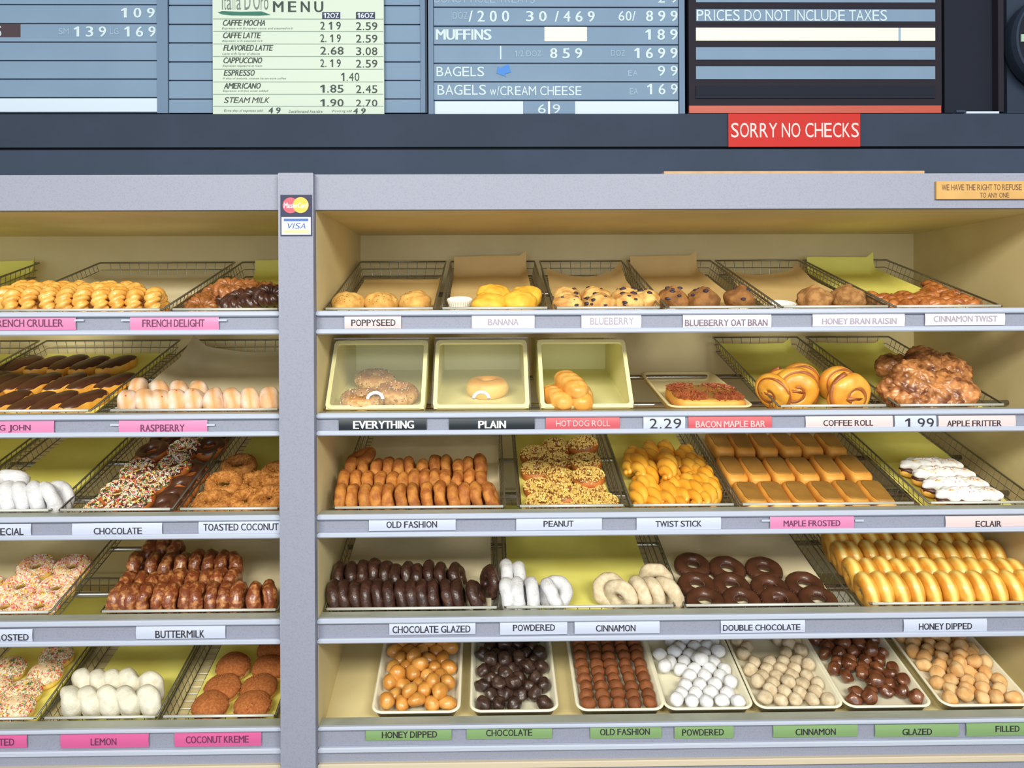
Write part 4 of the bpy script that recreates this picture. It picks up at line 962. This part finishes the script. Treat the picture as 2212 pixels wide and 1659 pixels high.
flat_set('sprinkle_bun', T['fr5'], zz(Z5, [(412,235),(330,368),(175,500),(95,655),(60,335),(-40,480),(-90,650)]), .025, [f'round yellow bun topped with sprinkles, {w}' for w in ('furthest back at right','second from the back, right side','third from the back, right side','front row rightmost','back row left','third row left, cut by the frame','front row, outside at far left')], 'filled bun', 'sprinkled buns', tilt=5, tv=5)
edge_row('lemon_doughnut', T['lem'], zz(Z5, [(480,478,4,38),(590,512,4,38),(735,492,4,40),(870,500,4,42),(1030,496,4,50)]), .092, .025, 'white lemon filled doughnut on edge', 'in the front row', G, 'lemon doughnuts')
edge_row('lemon_doughnut', T['lem'], zz(Z5, [(590,325,4,38),(705,332,4,38),(808,330,4,38),(918,322,4,40),(1075,350,4,50)]), .092, .025, 'white lemon filled doughnut on edge', 'in the back row', G, 'lemon doughnuts')
flat_set('coconut_kreme_bun', T['kre'], zz(Z5, [(1690,310),(1610,465),(1510,625),(1875,465),(1820,625),(1950,325),(1985,190)]), .026, [f'round bun with brown crumb top, {w}' for w in ('back row left','middle row left','front row left','middle row right','front row right','back row right','furthest back beside the post')], 'filled bun', 'crumb topped buns', tilt=3, tv=4)

# ------------------------------------------------------------------ doughnut hole trays
def holes(k, x0, x1, desc, tlabel, r, seed, rows=9, cols=5, top=.25, gaps=(), regular=False, s=1.0):
    t = Tray(4, x0, x1, lift=.006, L=.50, H=.026); make_tray(t, tlabel)
    rnd = random.Random(seed); Wi = t.W-.030; d = 2*r*.94; v0 = .013+r; n2 = 0
    grid = []
    for j in range(rows):
        off = 0 if regular else (d/2 if j % 2 else 0); n = cols if (regular or j % 2 == 0) else cols-1
        wv = Wi-2*r; line = []
        for i in range(n):
            u = -wv/2 + (wv*i/(cols-1)) + (off*(wv/(cols-1))/d if off else 0)
            v = v0 + j*d*.88 + rnd.uniform(-.003, .003)
            if any(abs(u/Wi*2-gu) < gw and abs(v-gv) < gh for gu, gv, gw, gh in gaps): continue
            line.append((u+rnd.uniform(-.0022, .0022), v))
        line.sort(); grid.append(line)
    for j, line in enumerate(grid):
        for i, (u, v) in enumerate(line):
            lift = r*.55 if rnd.random() < .22 and not regular else 0
            R = Matrix.Rotation(rnd.uniform(-PI, PI), 3, 'Z') @ Matrix.Rotation(rnd.uniform(-1, 1), 3, 'X')
            place(k, mat_axes(t, Vector((u, v, r+.003+lift)), R.col[0], R.col[1], R.col[2]), f'{desc}, {pos(i, len(line))} in {ORD[j]} row from the front', 'doughnut hole', desc+'s', s)
        if j+1 < len(grid) and not regular:
            m = 0
            for i in range(len(line)-1):
                if rnd.random() < top and line[i+1][0]-line[i][0] < 2.6*r:
                    R = Matrix.Rotation(rnd.uniform(-PI, PI), 3, 'Z') @ Matrix.Rotation(rnd.uniform(-1, 1), 3, 'X')
                    m += 1
                    place(k, mat_axes(t, Vector(((line[i][0]+line[i+1][0])/2, line[i][1]+d*.45, r*2.35)), R.col[0], R.col[1], R.col[2]), f'{desc} lying on top, {ORD[m-1]} from left over {ORD[j]} row', 'doughnut hole', desc+'s', s)
holes('honey_doughnut_hole', 801, 994, 'golden honey dipped doughnut hole', 'cream tray of golden honey dipped doughnut holes', .0205, 11, rows=10, cols=5, top=.45)
holes('chocolate_doughnut_hole', 1015, 1208, 'dark chocolate doughnut hole', 'cream tray of dark chocolate doughnut holes', .0192, 12, rows=11, cols=5, top=.35, gaps=[(.35,.035,.3,.02)])
holes('old_fashion_doughnut_hole', 1246, 1438, 'brown cake doughnut hole', 'cream tray of brown cake doughnut holes in rows', .0178, 13, rows=12, cols=5, regular=True)
holes('powdered_doughnut_hole', 1437, 1631, 'white powdered doughnut hole', 'cream tray of white powdered doughnut holes', .0185, 14, rows=11, cols=5, top=.12, gaps=[(-.8,.10,.25,.03),(-.75,.26,.25,.02)])
holes('cinnamon_doughnut_hole', 1635, 1827, 'beige cinnamon sugar doughnut hole', 'cream tray of beige cinnamon sugar doughnut holes', .0182, 15, rows=11, cols=5, top=.06, gaps=[(-.1,.24,.45,.05),(-.3,.30,.5,.05)])
holes('glazed_doughnut_hole', 1828, 2019, 'reddish brown glazed doughnut hole', 'cream tray of reddish brown glazed doughnut holes', .0182, 16, rows=11, cols=5, top=.2, gaps=[(.2,.035,.25,.02),(-.5,.09,.4,.02)])
holes('filled_doughnut_hole', 2038, 2236, 'orange filled doughnut hole', 'cream tray of orange filled doughnut holes at far right', .0190, 17, rows=11, cols=5, top=.3)

# ------------------------------------------------------------------ shelf cards
def card(txt, x0, x1, y0, y1, m, tm, tx0, tx1, ty0=None, ty1=None, bold=.019, label=None, tape=None, spacing=0, col=None, bent=True):
    yc = (y0+y1)/2; a = P((x0+x1)/2, yc, -.006); s = SCALE(-.006); w, h = (x1-x0)/s, (y1-y0)/s
    b = MB(); n = 8; V = []; Fs = []
    for i in range(n+1):                       # paper card bowed slightly in the rail
        z = -h/2+h*i/n; bow = -.0022*math.cos(math.pi*(i/n-.5)) if bent else 0
        for x in (-w/2, w/2): V.append((x, bow, z))
    for i in range(n): Fs.append((2*i, 2*i+1, 2*i+3, 2*i+2))
    lb = label or f'{col} shelf card reading {txt}'
    o = new('shelf_card', mesh('shelf_card', V, Fs, m), label=lb, cat='shelf label', group=None)
    o.location = (a.x, -.0022 if bent else -.002, a.z); PW[o.name] = Vector(o.location)
    ty0 = ty0 or yc-9; ty1 = ty1 or yc+9
    Yt = -.0050 if bent else -.003
    text(txt, tx0, tx1, ty0, ty1, Yt, tm, o, bold=bold)
    if tape:
        for (ta, tb2) in tape:
            q = P((ta+tb2)/2, y0+(y1-y0)*.32, -.0035); b = MB(); ww = (tb2-ta)/s/2
            b.box((-ww, -.0004, -.0025), (ww, .0004, .0025)); tp = new('tape', b.mesh('tape', M_bead), o); tp.location = Vector((q.x, -.0040, q.z))-PW[o.name]
    return o
PK, PL = 'bright pink', 'pale pink'
card('FRENCH CRULLER', -28, 161, 682, 713, M_pink, M_btxt3, -16, 135, 690, 706, col=PK, tape=[(161,181)])
card('FRENCH DELIGHT', 281, 471, 682, 713, M_pink, M_btxt3, 308, 441, 690, 706, col=PK, tape=[(262,281),(471,490)])
card('LONG JOHN', -76, 114, 909, 941, M_pink, M_btxt3, -38, 65, 918, 934, col=PK)
card('RASPBERRY', 257, 446, 908, 938, M_pink, M_btxt3, 304, 398, 917, 932, col=PK, tape=[(238,257),(446,464)])
card('SPECIAL', -125, 64, 1133, 1159, M_wcard, M_btxt, -23, 50, 1141, 1156, label='white shelf card cut by the left edge, ending in ECIAL')
card('CHOCOLATE', 156, 348, 1131, 1158, M_wcard, M_btxt, 203, 306, 1140, 1154, label='white shelf card reading CHOCOLATE on the third shelf')
card('TOASTED COCONUT', 429, 603, 1126, 1155, M_wcard, M_btxt, 440, 601, 1131, 1146, col='white')
card('FROSTED', -120, 67, 1361, 1388, M_wcard, M_btxt, -20, 61, 1370, 1384, label='white shelf card cut by the left edge, ending in ROSTED')
card('BUTTERMILK', 294, 485, 1353, 1381, M_wcard, M_btxt, 336, 441, 1362, 1378, col='white')
card('FROSTED', -130, 55, 1587, 1618, M_pink2, M_btxt3, -48, 30, 1596, 1611, label='hot pink shelf card cut by the left edge, ending in TED')
card('LEMON', 131, 319, 1584, 1617, M_pink2, M_btxt3, 196, 251, 1595, 1610, col='hot pink')
card('COCONUT KREME', 377, 563, 1579, 1614, M_pink2, M_btxt3, 402, 537, 1590, 1605, col='hot pink')
card('POPPYSEED', 744, 866, 681, 710, M_pale, M_btxt, 759, 854, 690, 704, col=PL)
card('BANANA', 1019, 1155, 680, 709, M_palew, M_btxt2, 1054, 1120, 689, 702, col='glare-whitened pastel')
card('BLUEBERRY', 1256, 1386, 679, 708, M_palew, M_btxt2, 1275, 1369, 686, 701, col='glare-whitened pastel', bold=0)
card('BLUEBERRY OAT BRAN', 1475, 1668, 678, 707, M_palew, mat('text_grey', (116,100,116), rough=.6), 1479, 1659, 690, 704, col='glare-whitened pastel')
card('HONEY BRAN RAISIN', 1755, 1957, 676, 705, M_palew, M_btxt2, 1775, 1938, 687, 700, col='glare-whitened pastel')
card('CINNAMON TWIST', 1998, 2174, 674, 703, M_palew, M_btxt2, 2016, 2156, 682, 695, col='glare-whitened pastel')
card('EVERYTHING', 732, 921, 902, 931, M_bcard, M_handle, 763, 894, 909, 926, bold=.035, col='black')
card('PLAIN', 970, 1155, 901, 930, M_bcard, M_handle, 1033, 1093, 909, 925, bold=.035, col='black')
card('HOT DOG ROLL', 1179, 1339, 900, 929, M_rcard, M_pinkw, 1201, 1318, 908, 921, col='red', bold=0)
card('2.29', 1390, 1481, 899, 929, M_wcard, M_btxt, 1403, 1472, 904, 926, label='white price shelf card with 2.29 left of the bacon bar card', bold=0)
card('BACON MAPLE BAR', 1487, 1669, 899, 929, M_rcard, M_pinkw, 1502, 1654, 909, 923, col='red')
card('COFFEE ROLL', 1740, 1931, 899, 928, M_pale, M_btxt, 1778, 1887, 907, 920, col=PL)
card('1.99', 1933, 2024, 898, 928, M_wcard, M_btxt, 1955, 2018, 903, 926, label='white price shelf card with number 1.99 left of the apple fritter card', bold=0)
card('APPLE FRITTER', 2027, 2197, 898, 927, M_pale, M_btxt, 2045, 2165, 908, 921, col=PL)
card('OLD FASHION', 797, 984, 1118, 1147, M_wcard, M_btxt, 835, 944, 1126, 1140, col='white')
card('PEANUT', 1115, 1301, 1117, 1146, M_wcard, M_btxt, 1174, 1239, 1125, 1138, col='white')
card('TWIST STICK', 1375, 1559, 1117, 1145, M_wcard, M_btxt, 1416, 1516, 1125, 1138, col='white')
card('MAPLE FROSTED', 1663, 1847, 1115, 1144, M_pink, M_btxt3, 1692, 1816, 1124, 1137, col='bright pink', tape=[(1645,1663),(1847,1866)])
card('ECLAIR', 2042, 2230, 1115, 1143, M_pale, M_btxt, 2107, 2164, 1125, 1138, col=PL)
card('CHOCOLATE GLAZED', 841, 1027, 1346, 1372, M_wcard, M_btxt, 848, 1016, 1352, 1367, col='white')
card('POWDERED', 1080, 1226, 1341, 1372, M_wcard, M_btxt, 1108, 1199, 1349, 1363, label='white shelf card reading POWDERED on the fourth shelf')
card('CINNAMON', 1241, 1426, 1343, 1370, M_wcard, M_btxt, 1287, 1373, 1350, 1364, label='white shelf card reading CINNAMON on the fourth shelf')
card('DOUBLE CHOCOLATE', 1557, 1741, 1341, 1368, M_wcard, M_btxt, 1561, 1730, 1349, 1362, col='white')
card('HONEY DIPPED', 1952, 2135, 1338, 1365, M_wcard, M_btxt, 1984, 2101, 1346, 1360, label='white shelf card reading HONEY DIPPED on the fourth shelf')
GL = lambda t: f'green shelf card reading {t} on the bottom shelf'
card('HONEY DIPPED', 790, 975, 1573, 1601, M_gcard, M_btxt, 825, 944, 1580, 1594, label=GL('HONEY DIPPED'))
card('CHOCOLATE', 1008, 1193, 1569, 1598, M_gcard, M_btxt, 1050, 1150, 1576, 1590, label=GL('CHOCOLATE'))
card('OLD FASHION', 1275, 1430, 1567, 1597, M_gcard, M_btxt, 1296, 1404, 1574, 1588, label=GL('OLD FASHION'))
card('POWDERED', 1457, 1586, 1566, 1597, M_gcard, M_btxt, 1473, 1564, 1575, 1589, label=GL('POWDERED'))
card('CINNAMON', 1670, 1855, 1566, 1594, M_gcard, M_btxt, 1718, 1806, 1574, 1588, label=GL('CINNAMON'))
card('GLAZED', 1890, 2074, 1566, 1593, M_gcard, M_btxt, 1949, 2014, 1574, 1588, label=GL('GLAZED'))
card('FILLED', 2087, 2270, 1562, 1591, M_gcard, M_btxt, 2150, 2203, 1568, 1581, label=GL('FILLED'))

# ------------------------------------------------------------------ top of the case
pxbox(1432, 2001, 369.5, 378, .02, .10, M_wood, 'thin_board', label='long thin tan board lying on top of the case', cat='board')
sg = pxbox(2020, 2330, 391, 430, -.020, .007, M_tansign, 'notice_sign', label='tan plastic notice about the right to refuse, on the cornice', cat='sign')
text('WE HAVE THE RIGHT TO REFUSE', 2033, 2209, 398, 411, -.0206, M_brown, sg, bold=.0)
text('TO ANY ONE', 2116, 2181, 416, 427, -.0206, M_brown, sg)
# credit card sticker on the post
YS = -.0362
st = pxbox(606, 674, 421, 510, YS, .001, M_navy, 'card_sticker', label='blue and white credit card sticker on the grey post', cat='sticker')
def disc(cx, cy, rp, Y, m, name, parent, n=32, sx=1.0):
    a = P(cx, cy, Y); s = SCALE(Y); r = rp/s; base = PW[parent.name]
    V = [(r*sx*math.cos(2*PI*k/n), 0, r*math.sin(2*PI*k/n)) for k in range(n)]
    o = new(name, mesh(name, V, [tuple(range(n))], m, smooth=False), parent); o.location = Vector((a.x, Y, a.z))-base; PW[o.name] = Vector((a.x, Y, a.z)); return o
disc(627.5, 443.5, 16.8, YS-.0003, M_mcr, 'red_circle', st); disc(649.5, 443, 17, YS-.0005, M_mco, 'orange_circle', st)
text('MasterCard', 613, 664, 438, 449, YS-.0008, M_handle, st, italic=.2, bold=.02)
vc = pxbox(608.5, 671, 469, 507, YS-.0004, .0004, M_handle, 'white_card_panel', st)
pxbox(613, 666, 472, 478, YS-.0006, .0002, M_visb, 'blue_band', vc); pxbox(614, 667, 497, 503, YS-.0006, .0002, M_visy, 'yellow_band', vc)
text('VISA', 621, 660, 482, 494, YS-.0007, M_visb, vc, italic=.25, bold=.02)

# ------------------------------------------------------------------ wall panels and menu boards above
YM = .45
def slab(x0, x1, y0, y1, Y, t, m, name, **k): return pxbox(x0, x1, y0, y1, Y, t, m, name, **k)
def lx(x): return P(x, 300, YM).x
rail = empty('wall_rail', (0, YM, P(1106, 282, YM).z), label='long slate grey rail running under all the menu boards', cat='rail')
def rbox(nm, y0, y1, Ya, Yb, m):
    z1, z0 = P(1106, y0, Ya).z, P(1106, y1, Ya).z; b = MB(); b.box((-2.8, Ya, z0), (2.8, Yb, z1)); o = b.obj(nm, m, rail); o.location = -PW[rail.name]
rbox('rail_face', 246, 317, YM-.05, YM+.10, M_slate); rbox('shadow_gap', 317, 323, YM-.03, YM+.10, M_black); rbox('lower_panel', 323, 470, YM-.045, YM+.10, M_slate2)
def board(name, x0, x1, y0, y1, label, m=None, Y=YM, t=.05):
    r = pxbox(x0, x1, y0, y1, Y+.012, t, m or M_menul, name, label=label, cat='menu board'); return r
def strips(b, x0, x1, ys, cols=None, gap=1.6, Y=YM, sk=0):
    for i in range(len(ys)-1):
        m = (cols or {}).get(i, M_menu)
        pxbox(x0, x1, ys[i]+gap, ys[i+1]-gap, Y+.006, .006, m, 'menu_strip', b)
YT = YM+.005
A = board('menu_board', -160, 364, -90, 243, 'blue grey menu board at the far left with drink prices')
strips(A, -160, 338, [-70,-30,10,51,91,131,171,211,243], {7: M_white}); pxbox(339, 362, -90, 243, YM, .012, M_menuf, 'frame', A)
text('1 0 9', 262, 334, 17, 38, YT, M_mtxt, A, bold=.02)
pxbox(-60, 43, 51.5, 80, YT, .001, M_maroon, 'dark_label', A); text('S', -7, 3, 56, 78, YT-.001, M_mtxt, A)
text('SM', 127, 149, 61, 74, YT, M_mtxt2, A); text('1 3 9', 160, 229, 57, 79, YT, M_mtxt, A, bold=.02)
text('LG', 238, 256, 61, 74, YT, M_mtxt2, A); text('1 6 9', 269, 336, 57, 79, YT, M_mtxt, A, bold=.02)
B = board('menu_board', 366, 921, -90, 243, 'plain blue grey menu board behind the cream coffee menu')
strips(B, 368, 907, [-70,-30,12,53,93,134,174,214,245]); pxbox(908, 918, -90, 243, YM, .012, M_menuf, 'frame', B)
C_ = board('menu_board', 925, 1480, -90, 246, 'blue grey menu board listing muffins and bagels')
strips(C_, 937, 1466, [-70,-30,16,57,97,137,177,217,247]); pxbox(925, 936, -90, 246, YM, .012, M_menuf, 'frame', C_); pxbox(1467, 1479, -90, 246, YM, .012, M_menuf, 'frame', C_)
text('DONUT HOLE TREATS', 938, 1156, -10, 6, YT, M_mtxt2, C_); text('2 9', 1421, 1464, -15, 6, YT, M_mtxt, C_)
text('DOZ', 978, 1010, 26, 41, YT, M_mtxt2, C_); text('/ 2 0 0', 1012, 1100, 23, 47, YT, M_mtxt, C_, bold=.02); text('3 0', 1136, 1181, 24, 46, YT, M_mtxt, C_, bold=.02)
text('/ 4 6 9', 1198, 1285, 24, 47, YT, M_mtxt, C_, bold=.02); text('60/', 1336, 1373, 24, 45, YT, M_mtxt, C_, bold=.01); text('8 9 9', 1395, 1464, 23, 46, YT, M_mtxt, C_, bold=.02)
text('MUFFINS', 941, 1062, 63, 86, YT, M_mtxt, C_, bold=.04); pxbox(1176, 1268, 58, 89, YT, .001, M_whitec, 'blank_tab', C_); text('1 8 9', 1394, 1464, 63, 86, YT, M_mtxt, C_, bold=.02)
pxbox(1080, 1083, 99, 128, YT, .001, M_mtxt, 'divider', C_); text('1/2 DOZ', 1112, 1169, 109, 122, YT, M_mtxt2, C_); text('8 5 9', 1188, 1258, 104, 126, YT, M_mtxt, C_, bold=.02)
text('DOZ', 1320, 1350, 108, 121, YT, M_mtxt2, C_); text('1 6 9 9', 1370, 1464, 103, 126, YT, M_mtxt, C_, bold=.02)
text('BAGELS', 943, 1046, 144, 165, YT, M_mtxt, C_); text('EA', 1357, 1377, 151, 164, YT, M_mtxt2, C_); text('9 9', 1421, 1464, 142, 164, YT, M_mtxt, C_, bold=.01)
text('BAGELS', 945, 1050, 183, 205, YT, M_mtxt, C_); text('w/CREAM CHEESE', 1058, 1256, 186, 206, YT, M_mtxt, C_); text('EA', 1360, 1378, 190, 204, YT, M_mtxt2, C_); text('1 6 9', 1398, 1464, 181, 204, YT, M_mtxt, C_, bold=.01)
pxbox(940, 1130, 219, 247, YT, .001, M_white, 'blank_strip', C_); pxbox(1242, 1466, 219, 247, YT, .001, M_white, 'blank_strip', C_)
text('6', 1162, 1179, 225, 245, YT, M_mtxt, C_); text('9', 1194, 1210, 225, 245, YT, M_mtxt, C_); pxbox(1184, 1188, 219, 247, YT, .001, M_whitec, 'divider', C_)
# blue arrow sticker pointing down left
a0 = P(1089, 153, YT-.001); s0 = SCALE(YT)
ap = [(1073,158),(1076,143),(1080,147),(1098,138.5),(1104,156),(1089,160),(1094,166)]
V = [((x-1089)/s0, 0, -(y-153)/s0) for x, y in ap]
ar = new('arrow_sticker', mesh('arrow_sticker', V, [tuple(reversed(range(7)))], M_blue, smooth=False), label='small bright blue arrow sticker beside the word BAGELS', cat='sticker'); ar.location = (a0.x, YT-.001, a0.z)
# dark board at the right
D = board('menu_board', 1485, 2038, -90, 245, 'dark framed menu board with tax notice and bottom red strip', m=M_dark)
for (y0, y1, m) in ((-22,5,M_menu),(20,46,M_menu),(60,88,M_whitec),(102,129,M_menu),(143,171,M_menu),(185,212,M_dark2)):
    pxbox(1501, 2024, y0, y1, YM+.008, .004, m, 'menu_strip', D)
pxbox(1486, 2037, 228, 244, YM+.002, .010, M_redst, 'red_strip', D); pxbox(1941, 1946, 60, 88, YM+.007, .001, M_mtxt2, 'divider', D)
text('PRICES DO NOT INCLUDE TAXES', 1503, 1919, 21, 45, YM+.007, M_mtxt, D, bold=.0)
Dp = pxbox(2039, 2157, -90, 245, YM+.03, .04, M_dark2, 'blank_panel', label='empty dark panel right of the menu boards', cat='panel')
pxbox(2156, 2168, -90, 243, YM, .05, M_dark, 'frame', Dp)
pxbox(2087, 2159, 240.5, 245, YM-.02, .03, M_white, 'white_strip', label='short white strip lying on the rail below the dark panel', cat='strip')
pxbox(2066, 2086, 238, 243, YM-.02, .02, M_slate2, 'dark_clip', label='small grey clip beside the white strip on the rail', cat='clip')
# round dark dial mostly outside the frame
pxbox(2169, 2700, -90, 246, YM+.06, .03, M_slate, 'side_board', label='dark slate board behind the round dark dial', cat='panel')
a = P(2300, 82, YM-.02); R = 107/SCALE(YM-.02)
ck = empty('round_dial', (a.x, YM-.02, a.z), label='round dark dial cut by the top right edge', cat='clock')
def lathe(prof, m, name, parent, n=48):
    b = MB(); b.loft([[Vector((r*math.cos(2*PI*k/n), y, r*math.sin(2*PI*k/n))) for k in range(n)] for r, y in prof], True, True); return b.obj(name, m, parent, smooth=False)
lathe([(R,.06),(R*1.02,.02),(R,0),(R*.97,-.004),(R*.955,.004)], M_slate, 'case_ring', ck); lathe([(R*.955,.004),(R*.954,.0039)], M_dark2, 'face', ck)
b = MB(); b.box((-R*.9, -.001, -.011), (-R*.82, .003, .011)); b.obj('hour_mark', mat('dial_mark', (150,176,160), rough=.5), ck)
# coffee menu
YB = YM-.012
Cm = pxbox(461, 828, -110, 246, YB, .010, M_board, 'coffee_menu', label='cream coffee menu board listing mocha, latte and espresso prices', cat='menu board')
for y in (41,68,95,122,149.5,177,203.5,229.5): pxbox(462, 827, y-.8, y+.8, YB-.0006, .0006, M_bline, 'rule_line', Cm)
text("Italia D'Oro", 480, 579, -17, 21, YB-.001, M_ink2, Cm)
s1 = SCALE(YB-.001); a1 = P(527, 29, YB-.001)
sw = [(471,27),(480,24),(520,25.5),(565,24.5),(574,28),(584,32),(560,33.5),(500,33),(480,31)]
sm_ = new('green_swoosh', mesh('green_swoosh', [((x-527)/s1, 0, -(y-29)/s1) for x, y in sw], [tuple(reversed(range(9)))], M_green, smooth=False), Cm)
sm_.location = Vector((a1.x, YB-.001, a1.z))-PW[Cm.name]
text('M E N U', 590, 698, 3, 26, YB-.001, M_ink, Cm, bold=.025)
for (x0, x1, tx) in ((696,735,'12OZ'),(769,810,'16OZ')):
    q = pxbox(x0, x1, 26, 41, YB-.001, .0008, M_navy, 'size_badge', Cm); text(tx, x0+3, x1-3, 28, 39, YB-.0014, M_white, q, bold=.03)
items = [('CAFFE MOCHA','Espresso with European cocoa and steamed milk',55,43,572,632,'2 1 9','2.59'),('CAFFE LATTE','Espresso with steamed milk',82,70,564,567,'2. 1 9','2.59'),
 ('FLAVORED LATTE','Latte with flavor of choice',109,97,590,561,'2.68','3.08'),('CAPPUCCINO','Espresso topped with foam',136,124,566,566,'2. 1 9','2.59'),
 ('ESPRESSO','A shot of smooth, intense Italian-style coffee',163,151,550,617,None,None),('AMERICANO','Espresso with hot water added',190,179,563,579,'1.85','2.45'),('STEAM MILK',None,0,210,582,0,'1.90','2.70')]
for (t1, t2, ysub, y0, xe, xs, p1, p2) in items:
    xo = 482+(y0-43)*.012
    text(t1, xo, xe, y0, y0+12.5, YB-.001, M_ink, Cm, italic=.3, bold=.03 if t2 else .005)
    if t2: text(t2, xo-2, xs, ysub+4, ysub+9.5, YB-.001, M_ink2, Cm, italic=.25)
    if p1: text(p1, 692, 742 if '8' in p1 or '90' in p1 else 736, y0+4, y0+21 if t2 else y0+20, YB-.001, M_ink, Cm, bold=.012); text(p2, 769, 815, y0+5, y0+22 if t2 else y0+20, YB-.001, M_ink, Cm, bold=.008)
text('1.40', 737, 776, 157, 175, YB-.001, M_ink, Cm)
text('Extra shot of espresso add', 484, 567, 236, 243, YB-.001, M_ink2, Cm, italic=.25); text('4 9', 580, 606, 232, 245, YB-.001, M_ink, Cm, bold=.03, italic=.1)
text('Decaffeinated Available', 624, 696, 237, 244, YB-.001, M_ink2, Cm, italic=.25); text('Flavoring add', 718, 760, 237, 244, YB-.001, M_ink2, Cm, italic=.25); text('4 9', 763, 790, 234, 245.5, YB-.001, M_ink, Cm, bold=.03, italic=.1)
# red sign on the rail
rs = pxbox(1572, 1860, 245, 317, YM-.056, .005, M_red, 'no_checks_sign', label='red plastic sign reading SORRY NO CHECKS in pink white letters', cat='sign')
text('SORRY NO CHECKS', 1578, 1857, 265, 297, YM-.0568, M_pinkw, rs, bold=.0)
flush_text()
print('THINGS', sum(1 for o in bpy.data.objects if o.parent is None), 'OBJ', len(bpy.data.objects), 'PASTRIES', CNT)
print('DUPLICATE LABELS', [k for k, v in USED.items() if v > 1])
